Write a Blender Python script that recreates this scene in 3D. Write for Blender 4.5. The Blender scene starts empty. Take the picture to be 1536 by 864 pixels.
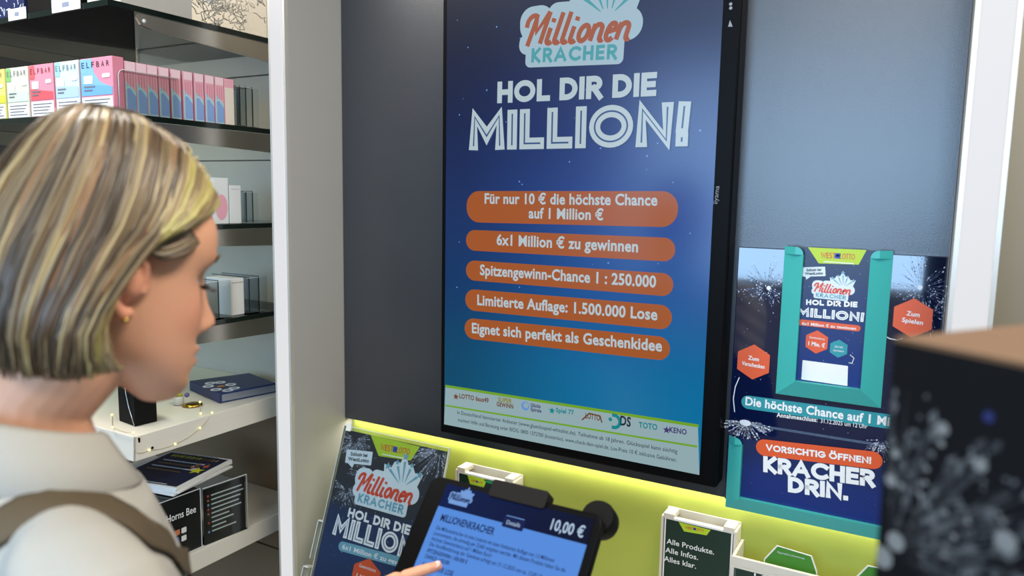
import bpy, bmesh, math, random
from mathutils import Vector, Matrix
from mathutils.bvhtree import BVHTree
S = bpy.context.scene
COL = S.collection
R = math.radians
rnd = random.Random(7)

# ------------------------------------------------------------------ camera, light, exposure
F = 1120.0                                   # focal length in pixels of the 1536x864 frame
yaw, pitch, roll = R(29.3), R(7.05), R(1.03)
CAM = Vector((0, -1.45, 1.62))
fw = Vector((-math.sin(yaw)*math.cos(pitch), math.cos(yaw)*math.cos(pitch), -math.sin(pitch)))
r0 = Vector((math.cos(yaw), math.sin(yaw), 0)); u0 = r0.cross(fw)
rt = math.cos(roll)*r0 + math.sin(roll)*u0
up = -math.sin(roll)*r0 + math.cos(roll)*u0
cd = bpy.data.cameras.new('camera'); cam = bpy.data.objects.new('camera', cd); COL.objects.link(cam)
cd.sensor_width = 36; cd.lens = F/1536*36; cd.clip_start = 0.02
cam.matrix_world = Matrix(((rt.x, up.x, -fw.x, CAM.x), (rt.y, up.y, -fw.y, CAM.y), (rt.z, up.z, -fw.z, CAM.z), (0, 0, 0, 1)))
cd.dof.use_dof = True; cd.dof.focus_distance = 1.55; cd.dof.aperture_fstop = 3.2
S.camera = cam
S.view_settings.view_transform = 'Standard'; S.view_settings.look = 'None'
S.view_settings.exposure = 0.0; S.view_settings.gamma = 1.0; S.view_settings.use_curve_mapping = False

w = bpy.data.worlds.new('world'); S.world = w; w.use_nodes = True
w.node_tree.nodes['Background'].inputs[0].default_value = (0.6, 0.75, 1.0, 1)
w.node_tree.nodes['Background'].inputs[1].default_value = 0.3

def area(name, loc, size, power, col, target):
    l = bpy.data.lights.new(name, 'AREA'); l.shape = 'RECTANGLE'; l.size, l.size_y = size
    l.energy = power; l.color = col
    o = bpy.data.objects.new(name, l); COL.objects.link(o); o.location = loc
    o.rotation_euler = (Vector(target)-Vector(loc)).to_track_quat('-Z', 'Y').to_euler()
    return o
WIN_L = 8.5                                  # daylight through the shop window, radiance
area('window_daylight', (-0.55, -3.62, 1.78), (2.5, 1.36), WIN_L*math.pi*2.5*1.36, (0.41, 0.67, 1.0), (-0.55, 0, 1.78))
area('ceiling_panel_light_front', (-0.1, -2.5, 2.70), (1.2, 0.35), 20, (1.0, 0.93, 0.83), (-0.1, -2.5, 0))
area('added_counter_fill', (0.25, -0.75, 2.70), (1.2, 0.35), 34, (1.0, 0.93, 0.83), (-0.2, -0.8, 0))  # unseen lamp, placed overhead as added fill for the woman's face
area('added_shelf_fill', (-1.85, -0.85, 2.70), (1.0, 0.3), 34, (1.0, 0.94, 0.86), (-1.75, -0.5, 1.2))  # unseen lamp added to brighten the shelving bay
area('counter_lime_led', (-0.65, 0.016, 1.027), (1.30, 0.014), 1.05, (1.0, 0.96, 0.84), (-0.65, 0.016, 0))

# ------------------------------------------------------------------ pixel -> place on a real plane
def ray(px, py): return (px-768)/F*rt + (432-py)/F*up + fw
def onY(px, py, y): d = ray(px, py); return CAM + d*((y-CAM.y)/d.y)
def onX(px, py, x): d = ray(px, py); return CAM + d*((x-CAM.x)/d.x)
def onZ(px, py, z): d = ray(px, py); return CAM + d*((z-CAM.z)/d.z)
class Fr:                                    # a plane: origin, u right, v up, n towards the viewer
    def __init__(s, o, u=(1, 0, 0), v=(0, 0, 1)):
        s.o = Vector(o); s.u = Vector(u).normalized(); s.v = Vector(v).normalized(); s.n = s.u.cross(s.v)
    def px(s, x, y, n=0.0):
        d = ray(x, y); o = s.o + s.n*n; t = (o-CAM).dot(s.n)/d.dot(s.n); p = CAM + d*t - o
        return Vector((p.dot(s.u), p.dot(s.v)))
    def M(s):
        m = Matrix((s.u, s.v, s.n)).transposed().to_4x4(); m.translation = s.o; return m

# ------------------------------------------------------------------ materials
def lin(c):
    return tuple(((x/255)/12.92 if x/255 <= 0.04045 else ((x/255+0.055)/1.055)**2.4) for x in c)
MC = {}
def mat(name, col, rough=0.5, metal=0.0, spec=0.5, noise=0.0, nscale=40, bump=0.0, coat=0.0, sss=0.0):
    if name in MC: return MC[name]
    m = bpy.data.materials.new(name); m.use_nodes = True; MC[name] = m
    nt = m.node_tree; b = nt.nodes['Principled BSDF']; c = lin(col)
    b.inputs['Base Color'].default_value = (*c, 1); b.inputs['Roughness'].default_value = rough
    b.inputs['Metallic'].default_value = metal; b.inputs['Specular IOR Level'].default_value = spec
    b.inputs['Coat Weight'].default_value = coat
    if sss: b.inputs['Subsurface Weight'].default_value = sss; b.inputs['Subsurface Radius'].default_value = (0.012, 0.005, 0.003); b.inputs['Subsurface Scale'].default_value = 1.0
    tc = nt.nodes.new('ShaderNodeTexCoord'); n = nt.nodes.new('ShaderNodeTexNoise')
    n.inputs['Scale'].default_value = nscale; n.inputs['Detail'].default_value = 4
    nt.links.new(tc.outputs['Object'], n.inputs['Vector'])
    if noise:
        mx = nt.nodes.new('ShaderNodeMix'); mx.data_type = 'RGBA'; mx.blend_type = 'MIX'
        mx.inputs[6].default_value = (*[x*(1-noise) for x in c], 1); mx.inputs[7].default_value = (*[min(1, x*(1+noise)) for x in c], 1)
        nt.links.new(n.outputs['Fac'], mx.inputs[0]); nt.links.new(mx.outputs[2], b.inputs['Base Color'])
    if bump:
        bp = nt.nodes.new('ShaderNodeBump'); bp.inputs['Strength'].default_value = bump; bp.inputs['Distance'].default_value = 0.002
        nt.links.new(n.outputs['Fac'], bp.inputs['Height']); nt.links.new(bp.outputs['Normal'], b.inputs['Normal'])
    return m
def emat(name, col, strength=0.78, rough=0.24, spec=0.5):        # a lit pixel colour behind the display's front glass
    if name in MC: return MC[name]
    m = mat(name, (6, 6, 7), rough, spec=spec); b = m.node_tree.nodes['Principled BSDF']
    b.inputs['Emission Color'].default_value = (*lin(col), 1); b.inputs['Emission Strength'].default_value = strength
    return m
def ramp_mat(name, stops, axis=1, lo=0, hi=1, emit=0.0, rough=0.3, spec=0.5, wob=0.0, coat=0.0):
    m = bpy.data.materials.new(name); m.use_nodes = True; MC[name] = m
    nt = m.node_tree; b = nt.nodes['Principled BSDF']
    tc = nt.nodes.new('ShaderNodeTexCoord'); sx = nt.nodes.new('ShaderNodeSeparateXYZ'); nt.links.new(tc.outputs['Object'], sx.inputs[0])
    mr = nt.nodes.new('ShaderNodeMapRange'); mr.inputs[1].default_value = lo; mr.inputs[2].default_value = hi
    src = sx.outputs[axis]
    if wob:
        n = nt.nodes.new('ShaderNodeTexNoise'); n.inputs['Scale'].default_value = 5; nt.links.new(tc.outputs['Object'], n.inputs['Vector'])
        ma = nt.nodes.new('ShaderNodeMath'); ma.operation = 'MULTIPLY_ADD'; ma.inputs[1].default_value = wob
        nt.links.new(n.outputs['Fac'], ma.inputs[0]); nt.links.new(src, ma.inputs[2]); src = ma.outputs[0]
    nt.links.new(src, mr.inputs[0])
    cr = nt.nodes.new('ShaderNodeValToRGB'); e = cr.color_ramp.elements
    while len(e) < len(stops): e.new(0.5)
    for i, (p, c) in enumerate(stops): e[i].position = p; e[i].color = (*lin(c), 1)
    nt.links.new(mr.outputs[0], cr.inputs[0])
    b.inputs['Roughness'].default_value = rough; b.inputs['Specular IOR Level'].default_value = spec; b.inputs['Coat Weight'].default_value = coat
    if emit:
        b.inputs['Base Color'].default_value = (0.002, 0.002, 0.002, 1)
        nt.links.new(cr.outputs[0], b.inputs['Emission Color']); b.inputs['Emission Strength'].default_value = emit
    else: nt.links.new(cr.outputs[0], b.inputs['Base Color'])
    return m
def clear(name, tint, refl=0.12, rough=0.03):                   # clear sheet: lets light through, mirrors at grazing angles
    if name in MC: return MC[name]
    m = bpy.data.materials.new(name); m.use_nodes = True; MC[name] = m; nt = m.node_tree
    nt.nodes.remove(nt.nodes['Principled BSDF']); out = nt.nodes['Material Output']
    t = nt.nodes.new('ShaderNodeBsdfTransparent'); t.inputs[0].default_value = (*tint, 1)
    g = nt.nodes.new('ShaderNodeBsdfGlossy'); g.inputs['Roughness'].default_value = rough
    lw = nt.nodes.new('ShaderNodeLayerWeight'); lw.inputs[0].default_value = refl
    mx = nt.nodes.new('ShaderNodeMixShader')
    nt.links.new(lw.outputs['Fresnel'], mx.inputs[0]); nt.links.new(t.outputs[0], mx.inputs[1]); nt.links.new(g.outputs[0], mx.inputs[2])
    nt.links.new(mx.outputs[0], out.inputs[0]); return m
def lamp_mat(name, col, s):
    m = mat(name, col, 0.5); b = m.node_tree.nodes['Principled BSDF']
    b.inputs['Emission Color'].default_value = (*lin(col), 1); b.inputs['Emission Strength'].default_value = s
    b.inputs['Base Color'].default_value = (0.02, 0.02, 0.02, 1); return m

# ------------------------------------------------------------------ object helpers
def tag(o, label=None, cat=None, group=None, kind=None):
    if label: o['label'] = label
    if cat: o['category'] = cat
    if group: o['group'] = group
    if kind: o['kind'] = kind
    return o
def thing(name, label, cat, M=None, group=None):
    o = bpy.data.objects.new(name, None); o.empty_display_size = 0.05; COL.objects.link(o)
    if M is not None: o.matrix_world = M if isinstance(M, Matrix) else Matrix.Translation(M)
    return tag(o, label, cat, group)
class MB:                                    # mesh builder in local coordinates, several materials
    def __init__(s): s.v = []; s.f = []; s.m = []; s.mats = []; s.sm = []
    def mi(s, m):
        if m not in s.mats: s.mats.append(m)
        return s.mats.index(m)
    def face(s, pts, m, smooth=False):
        i = len(s.v); s.v += [tuple(p) for p in pts]; s.f.append(tuple(range(i, i+len(pts)))); s.m.append(s.mi(m)); s.sm.append(smooth)
    def grid(s, rings, m, closed=True, caps=True, smooth=True):
        n = len(rings[0]); i0 = len(s.v); k = s.mi(m)
        for r in rings: s.v += [tuple(p) for p in r]
        for a in range(len(rings)-1):
            for b in range(n if closed else n-1):
                c = (b+1) % n
                s.f.append((i0+a*n+b, i0+a*n+c, i0+(a+1)*n+c, i0+(a+1)*n+b)); s.m.append(k); s.sm.append(smooth)
        if caps and closed:
            s.f.append(tuple(i0+n-1-j for j in range(n))); s.m.append(k); s.sm.append(False)
            s.f.append(tuple(i0+(len(rings)-1)*n+j for j in range(n))); s.m.append(k); s.sm.append(False)
    def box(s, lo, hi, m, only=None):
        (a, b, c), (d, e, f) = lo, hi
        P = [(a, b, c), (d, b, c), (d, e, c), (a, e, c), (a, b, f), (d, b, f), (d, e, f), (a, e, f)]
        i = len(s.v); s.v += P; k = s.mi(m)
        for q in ((0, 3, 2, 1), (4, 5, 6, 7), (0, 1, 5, 4), (1, 2, 6, 5), (2, 3, 7, 6), (3, 0, 4, 7)):
            s.f.append(tuple(i+j for j in q)); s.m.append(k); s.sm.append(False)
    def prism(s, pts, z0, z1, m):            # 2-D outline extruded along local z
        n = len(pts)
        A = [(p[0], p[1], z0) for p in pts]; B = [(p[0], p[1], z1) for p in pts]
        i = len(s.v); s.v += A+B; k = s.mi(m)
        for a in range(n):
            b = (a+1) % n; s.f.append((i+a, i+b, i+n+b, i+n+a)); s.m.append(k); s.sm.append(False)
        s.f.append(tuple(i+n-1-j for j in range(n))); s.f.append(tuple(i+n+j for j in range(n))); s.m += [k, k]; s.sm += [False, False]
    def tube(s, pts, rad, m, seg=10, flat=None):
        pts = [Vector(p) for p in pts]; n = len(pts); rad = rad if hasattr(rad, '__len__') else [rad]*n
        rings = []; ref = None
        for i, p in enumerate(pts):
            t = (pts[min(i+1, n-1)]-pts[max(i-1, 0)]).normalized()
            if flat is not None: nn = flat[i] if isinstance(flat, list) else flat; side = t.cross(nn).normalized(); nrm = side.cross(t)
            else:
                if ref is None: ref = t.orthogonal().normalized()
                side = (ref - t*ref.dot(t)).normalized(); ref = side; nrm = t.cross(side)
            ra = rad[i]; rx, ry = ra if hasattr(ra, '__len__') else (ra, ra)
            rings.append([p + side*math.cos(a)*rx + nrm*math.sin(a)*ry for a in [2*math.pi*j/seg for j in range(seg)]])
        s.grid(rings, m)
    def sphere(s, c, r, m, seg=12, rows=8):
        c = Vector(c); r = r if hasattr(r, '__len__') else (r, r, r); rings = []
        for i in range(rows+1):
            th = math.pi*(i+0.02*(1 if i == 0 else -1 if i == rows else 0))/rows
            rings.append([c+Vector((r[0]*math.sin(th)*math.cos(2*math.pi*j/seg), r[1]*math.sin(th)*math.sin(2*math.pi*j/seg), -r[2]*math.cos(th))) for j in range(seg)])
        s.grid(rings, m)
    def lathe(s, prof, m, seg=24, c=(0, 0, 0)):
        c = Vector(c); s.grid([[c+Vector((r*math.cos(2*math.pi*j/seg), r*math.sin(2*math.pi*j/seg), z)) for j in range(seg)] for r, z in prof], m)
    def build(s, name, parent=None, M=None, bevel=0, label=None, seg=2):
        me = bpy.data.meshes.new(name); me.from_pydata(s.v, [], s.f)
        for m in s.mats: me.materials.append(m)
        me.polygons.foreach_set('material_index', s.m); me.polygons.foreach_set('use_smooth', s.sm); me.update()
        o = bpy.data.objects.new(name, me); COL.objects.link(o)
        if parent is not None: o.parent = parent
        if M is not None:
            if parent is not None: o.matrix_local = M
            else: o.matrix_world = M if isinstance(M, Matrix) else Matrix.Translation(M)
        if bevel:
            b = o.modifiers.new('edge', 'BEVEL'); b.width = bevel; b.segments = seg; b.limit_method = 'ANGLE'
        if label: o['label'] = label
        return o
    # ---- flat print in the local xy plane, z is the ink's height
    def poly(s, pts, m, z): s.face([(p[0], p[1], z) for p in pts], m)
    def pill(s, a, b, h, m, z, r=None):
        a, b = Vector(a), Vector(b); d = (b-a).normalized(); q = Vector((-d.y, d.x)); r = h/2 if r is None else r; hh = h/2
        pts = []
        for (e, sx, sy) in ((b, 1, -1), (b, 1, 1), (a, -1, 1), (a, -1, -1)):
            c = e - d*r*sx + q*(hh-r)*sy
            st = {(1, -1): -90, (1, 1): 0, (-1, 1): 90, (-1, -1): 180}[(sx, sy)]
            for k in range(9):
                g = R(st+k*90/8); pts.append(c + d*r*math.cos(g) + q*r*math.sin(g))
        s.poly(pts, m, z)
    def disc(s, c, r, m, z, n=24, a0=0.0, k=1.0): s.poly([(c[0]+r*math.cos(a0+2*math.pi*j/n), c[1]+k*r*math.sin(a0+2*math.pi*j/n)) for j in range(n)], m, z)
    def hexagon(s, c, r, m, z, tilt=0.0): s.disc(c, r, m, z, 6, math.pi/2+tilt)
    def star(s, c, r, m, z, a=0.0): s.poly([(c[0]+(r if j % 2 == 0 else r*0.45)*math.cos(a+math.pi/2+math.pi*j/5), c[1]+(r if j % 2 == 0 else r*0.45)*math.sin(a+math.pi/2+math.pi*j/5)) for j in range(10)], m, z)
    def ribbon(s, pts, wd, m, z, closed=False):
        P = []
        for p in pts:
            p = Vector(p[:2])
            if not P or (p-P[-1]).length > 1e-6: P.append(p)
        if closed and (P[0]-P[-1]).length < 1e-6: P.pop()
        n = len(P); L, Rr = [], []
        for i in range(n):
            a = P[i-1] if (i > 0 or closed) else None; b = P[(i+1) % n] if (i < n-1 or closed) else None
            d1 = (P[i]-a).normalized() if a is not None else (b-P[i]).normalized(); d2 = (b-P[i]).normalized() if b is not None else d1
            n1 = Vector((-d1.y, d1.x)); n2 = Vector((-d2.y, d2.x)); mm = n1+n2
            if mm.length < 0.25: mm = n1
            mm.normalize(); k = min(1/max(mm.dot(n1), 0.3), 1.7); ww = wd[i] if hasattr(wd, '__len__') else wd
            L.append(P[i]+mm*k*ww/2); Rr.append(P[i]-mm*k*ww/2)
        for i in range(n if closed else n-1):
            j = (i+1) % n; s.poly([Rr[i], Rr[j], L[j], L[i]], m, z)
    def text(s, body, a, b, m, z, cap=None, bold=0.0, shear=0.0):
        vs, fs, wd, ch = text_mesh(body, bold, shear)
        a, b = Vector(a), Vector(b); d = b-a; sx = d.length/wd; d.normalize(); q = Vector((-d.y, d.x)); sy = cap/ch if cap else sx
        i = len(s.v); k = s.mi(m)
        for x, y in vs: p = a + d*x*sx + q*y*sy; s.v.append((p.x, p.y, z))
        for f in fs: s.f.append(tuple(i+j for j in f)); s.m.append(k); s.sm.append(False)
    def caps(s, body, a, b, cap, m, z, wt=0.2, inline=None, shear=0.0, zi=0.0002, gap=0.1):
        # geometric capitals from strokes; a,b baseline ends, cap height
        gl, wd = stroke_layout(body, wt, gap); a, b = Vector(a), Vector(b); d = (b-a).normalized(); q = Vector((-d.y, d.x)); sx = (b-a).length/wd
        def T(p): return a + d*(p[0]*sx + shear*p[1]*cap) + q*p[1]*cap
        ww = wt*min(cap, sx*1.05)
        for k, (pts, cl) in enumerate(gl):
            P = [T(p) for p in pts]
            if not cl:
                P[0] = P[0]+(P[0]-P[1]).normalized()*ww*.5; P[-1] = P[-1]+(P[-1]-P[-2]).normalized()*ww*.5
            s.ribbon(P, ww, m, z+.00003*(k % 5), cl)
            if inline:
                if not cl: P[0] = P[0]+(P[1]-P[0]).normalized()*ww*.36; P[-1] = P[-1]+(P[-2]-P[-1]).normalized()*ww*.36
                s.ribbon(P, ww*.15, inline, z+zi+.00003*(k % 5), cl)
TXT = {}
def text_mesh(body, bold, shear):
    k = (body, bold, shear)
    if k in TXT: return TXT[k]
    c = bpy.data.curves.new('lettering', 'FONT'); c.body = body; c.size = 1; c.offset = bold; c.shear = shear; c.resolution_u = 3; c.space_character = 1.0+bold*1.5
    o = bpy.data.objects.new('lettering', c); COL.objects.link(o)
    me = bpy.data.meshes.new_from_object(o)
    vs = [(v.co.x, v.co.y) for v in me.vertices]; fs = [tuple(p.vertices) for p in me.polygons]
    bpy.data.objects.remove(o); bpy.data.curves.remove(c); bpy.data.meshes.remove(me)
    x0 = min(v[0] for v in vs); x1 = max(v[0] for v in vs); vs = [(x-x0, y) for x, y in vs]
    TXT[k] = (vs, fs, max(x1-x0, 1e-6), 0.73); return TXT[k]
def arc(cx, cy, rx, ry, a0, a1, n=14): return [(cx+rx*math.cos(R(a0+(a1-a0)*i/n)), cy+ry*math.sin(R(a0+(a1-a0)*i/n))) for i in range(n+1)]
GL = {
 'H': (.62, [[(0, 0), (0, 1)], [(.62, 0), (.62, 1)], [(0, .5), (.62, .5)]]),
 'O': (.92, [arc(.46, .5, .46, .5, 0, 360, 32)[:-1]]),
 'L': (.46, [[(0, 1), (0, 0), (.46, 0)]]),
 'D': (.68, [[(0, 0), (0, 1), (.22, 1)] + arc(.22, .5, .46, .5, 80, -80, 14) + [(.22, 0)]]),
 'I': (0, [[(0, 0), (0, 1)]]),
 'R': (.56, [[(0, 0), (0, 1), (.28, 1)] + arc(.28, .73, .27, .27, 80, -80, 10) + [(.28, .46), (0, .46)], [(.26, .46), (.58, -.06)]]),
 'P': (.54, [[(0, 0), (0, 1), (.28, 1)] + arc(.28, .72, .27, .28, 80, -80, 10) + [(.28, .44), (0, .44)]]),
 'E': (.46, [[(.46, 1), (0, 1), (0, 0), (.46, 0)], [(0, .5), (.42, .5)]]),
 'F': (.44, [[(.46, 1), (0, 1), (0, 0)], [(0, .48), (.4, .48)]]),
 'M': (.88, [[(0, 0), (0.03, 1), (.44, .3), (.85, 1), (.88, 0)]]),
 'N': (.66, [[(0, 0), (0, 1), (.66, 0), (.66, 1)]]),
 'K': (.58, [[(0, 0), (0, 1)], [(.56, 1.05), (.08, .5), (.58, -.05)]]),
 'A': (.8, [[(0, 0), (.4, 1), (.8, 0)], [(.15, .3), (.65, .3)]]),
 'C': (.76, [arc(.46, .5, .46, .5, 48, 312, 20)]),
 'G': (.86, [arc(.46, .5, .46, .5, 48, 345, 22) + [(.9, .46), (.5, .46)]]),
 'T': (.58, [[(0, 1), (.58, 1)], [(.29, 1), (.29, 0)]]),
 'S': (.5, [arc(.25, .75, .25, .25, 40, 260, 12) + arc(.25, .25, .25, .25, 80, -140, 12)]),
 'V': (.76, [[(0, 1.05), (.38, 0), (.76, 1.05)]]),
 'U': (.64, [[(0, 1), (0, .32)] + arc(.32, .32, .32, .32, 180, 360, 12) + [(.64, 1)]]),
 'W': (1.1, [[(0, 1), (.28, 0), (.55, .9), (.82, 0), (1.1, 1)]]),
 'Z': (.58, [[(0, 1), (.58, 1), (0, 0), (.58, 0)]]),
 '!': (.05, [[(.03, 1.0), (.0, .42)], [(0, 0), (0, .03)]]),
 '.': (0, [[(0, 0), (0, .02)]]), '-': (.3, [[(0, .45), (.3, .45)]]),
}
GL['Ö'] = (.92, GL['O'][1] + [[(.26, 1.22), (.26, 1.38)], [(.66, 1.22), (.66, 1.38)]])
def stroke_layout(body, wt, gap=0.13):
    x = wt/2; out = []
    for ch in body:
        if ch == ' ': x += 0.42; continue
        wd, st = GL[ch]
        for p in st:
            cl = (ch in 'OÖ' and len(p) > 20) or ch == 'D'
            out.append(([(x+a, wt/2+b*(1-wt)) for a, b in p], cl))
        x += wd + wt + gap
    return out, x - gap - wt/2
# script word "Millionen" drawn with a broad pen, unit x-height 1, ascender 1.9
def script_word():
    P = []; x = 0.0
    P += [[(-.45, 1.05)] + arc(-.1, 1.35, .38, .42, 190, 60, 8) + [(.12, 1.5), (.1, .9), (.05, -.12)], [(.12, 1.55), (.42, .75), (.98, 1.95)], [(1.0, 1.95), (.98, .9), (.98, 0)]]
    x = 1.42
    def stem(x, h): return [[(x, h), (x, .25)] + arc(x+.2, .22, .2, .22, 180, 330, 6)]
    for ch in 'illionen':
        if ch == 'i': P += stem(x, .95); P.append([(x+.05, 1.28), (x+.05, 1.52)]); x += .58
        elif ch == 'l': P += stem(x, 1.85); x += .58
        elif ch == 'o': P.append(arc(x+.28, .5, .32, .46, 0, 360, 18)[:-1]); x += .92
        elif ch == 'n': P += [[(x, 1.0), (x, 0)], [(x, .6)] + arc(x+.3, .68, .28, .28, 150, 0, 8) + [(x+.6, .2)] + arc(x+.75, .2, .15, .2, 180, 320, 4)]; x += 1.02
        elif ch == 'e': P.append([(x, .48), (x+.5, .62)] + arc(x+.27, .62, .26, .36, 0, 180, 10) + arc(x+.27, .4, .28, .4, 180, 320, 8)); x += .8
    return P, x
def logo(s, c, W, tilt, m_bg, m_red, m_teal, z, fan=True):
    # sticker: pale plate, script word, block capitals, rocket fan; c = centre of the script word, W = its width
    ca, sa = math.cos(tilt), math.sin(tilt); k = W/100
    def T(x, y): return (c[0]+k*(x*ca-y*sa), c[1]+k*(x*sa+y*ca))
    sw, wd = script_word()
    s.pill(T(-52, 3), T(58, 4), 27*k, m_bg, z, r=13*k); s.pill(T(-50, -17), T(43, -17), 23*k, m_bg, z+.00004, r=5*k)
    s.pill(T(-57, 8), T(-24, 10), 30*k, m_bg, z+.00008, r=13*k); s.pill(T(-30, 10), T(4, 10), 31*k, m_bg, z+.00012, r=10*k)
    s.pill(T(-57, -8), T(-30, -9), 18*k, m_bg, z+.00016, r=8*k)
    if fan:
        s.poly([T(*p) for p in ((-6, 8), (-11, 36), (2, 33), (6, 42), (16, 42), (22, 58), (30, 42), (38, 42), (44, 33), (58, 34), (52, 16), (50, 4))], m_bg, z+.0002)
        for n_, (x, y, x2, y2, r_) in enumerate(((20, 12, -4, 34, 6), (22, 14, 11, 42, 4.5), (26, 14, 23, 52, 6), (30, 14, 36, 42, 4.5), (33, 12, 52, 32, 6))):
            a, b = Vector(T(x, y+3)), Vector(T(x+(x2-x)*.82, y+(y2-y)*.82)); s.ribbon([a, b], [0.8*k, 4.2*k], m_teal, z+.00026)
            s.star(T(x2, y2), r_*k, m_teal, z+.0003, tilt)
    f = 104/(wd+.5)
    for n_, st in enumerate(sw):
        pts = [T(-49+(x+.35*(y))*f, -8.5+y*f*1.05) for x, y in st]; cl = len(st) == 18
        s.ribbon(pts, 4.3*k, m_red, z+.0003+.00003*(n_ % 6), cl)
    s.caps('KRACHER', T(-44, -24.5), T(37, -24.5), 12.5*k, m_teal, z+.00028, 0.24, gap=.2)
def burst(s, c, rr, n, mats, z, rng, wd=0.0012, a0=0, a1=360, dots=5):
    for i in range(n):
        g = R(rng.uniform(a0, a1)); L = rr*rng.uniform(.55, 1.0); d = Vector((math.cos(g), math.sin(g))); q = Vector((-d.y, d.x)); cc = Vector(c)
        s.poly([cc+d*L*.12, cc+d*L*.6+q*wd*.25, cc+d*L, cc+d*L*.6-q*wd*.25], mats[0], z)
        for _ in range(dots):
            t = L*rng.uniform(.25, 1.02); e = wd*rng.uniform(.5, 1.5); p = cc+d*t
            s.poly([p-d*e*1.8, p-q*e, p+d*e*1.8, p+q*e], rng.choice(mats), z+.0001)
def speckle(s, u0, u1, v0, v1, n, mats, z, rng, r=0.001):
    for i in range(n): s.disc((rng.uniform(u0, u1), rng.uniform(v0, v1)), r*rng.uniform(.4, 1.4), rng.choice(mats), z, 6)
def flatbox(fr, u0, u1, v0, v1, n0, n1): return (u0, v0, n0), (u1, v1, n1)

# ------------------------------------------------------------------ materials in use
m_dark = mat('dark_laminate', (50, 50, 53), 0.31, spec=1.0, noise=0.25, nscale=420, bump=0.12)
m_lime = mat('lime_panel', (166, 176, 74), 0.45, noise=0.04, nscale=6)
m_grey = mat('light_grey_panel', (172, 169, 162), 0.55, noise=0.03, nscale=8)
m_white = mat('white_lacquer', (208, 201, 186), 0.4, noise=0.03, nscale=10)
m_metal = mat('brushed_panel', (182, 175, 162), 0.45, metal=0.1, noise=0.08, nscale=12)
m_steel = mat('steel', (190, 184, 172), 0.28, metal=1.0)
m_black = mat('black_plastic', (10, 10, 11), 0.4, spec=0.06)
m_blackm = mat('black_matt', (14, 13, 12), 0.6, spec=.12)
m_brownshade = mat('shaded_taupe', (122, 102, 76), 0.6, noise=0.06, nscale=9)  # bay brown with the shade under the white shelf painted in; seam colour too
m_glass = clear('shelf_glass', (0.90, 0.94, 0.92), 0.3)
m_gedge = mat('glass_edge', (16, 26, 20), 0.12)
m_acry = clear('clear_acrylic', (0.93, 0.95, 0.95), 0.18)
m_acedge = mat('acrylic_edge', (196, 198, 196), 0.15)
m_paper = mat('white_paper', (226, 224, 218), 0.6)
m_led = lamp_mat('led_diffuser', (222, 222, 224), 1.0)
m_alu = mat('aluminium_profile', (205, 200, 190), 0.35, metal=0.3)

# ------------------------------------------------------------------ the setting
def struct(name, mb, M=None, bevel=0): return tag(mb.build(name, None, M, bevel), kind='structure')
def sbox(name, lo, hi, m, bevel=0):
    b = MB(); b.box(lo, hi, m); return struct(name, b, None, bevel)
sbox('floor', (-3.3, -3.8, -0.05), (1.8, 0.06, 0.0), mat('floor_vinyl', (120, 112, 100), 0.5, noise=0.1, nscale=5))
sbox('ceiling', (-3.3, -3.8, 2.78), (1.8, 0.06, 2.83), mat('ceiling_white', (214, 212, 206), 0.8))
sbox('wall_left', (-3.3, -3.8, 0), (-3.25, 0.06, 2.78), mat('wall_paint', (150, 148, 142), 0.7, noise=0.03))
sbox('wall_right', (1.75, -3.8, 0), (1.8, 0.06, 2.78), MC['wall_paint'])
b = MB()
for lo, hi in (((-3.25, -3.8, 0), (1.75, -3.75, 1.08)), ((-3.25, -3.8, 2.48), (1.75, -3.75, 2.78)), ((-3.25, -3.8, 1.08), (-1.82, -3.75, 2.48)), ((0.72, -3.8, 1.08), (1.75, -3.75, 2.48))): b.box(lo, hi, MC['wall_paint'])
struct('wall_front', b)
b = MB()
for lo, hi in (((-1.86, -3.75, 1.05), (0.76, -3.70, 1.09)), ((-1.86, -3.75, 2.47), (0.76, -3.70, 2.51)), ((-1.86, -3.75, 1.09), (-1.82, -3.70, 2.47)), ((0.72, -3.75, 1.09), (0.76, -3.70, 2.47))): b.box(lo, hi, m_white)
struct('window_1', b)
sbox('wall_back', (-1.309, 0.0, 1.033), (0.026, 0.055, 2.78), m_dark)
sbox('wall_back_lower', (-1.309, 0.030, 0), (0.026, 0.055, 1.033), m_lime)
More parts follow.
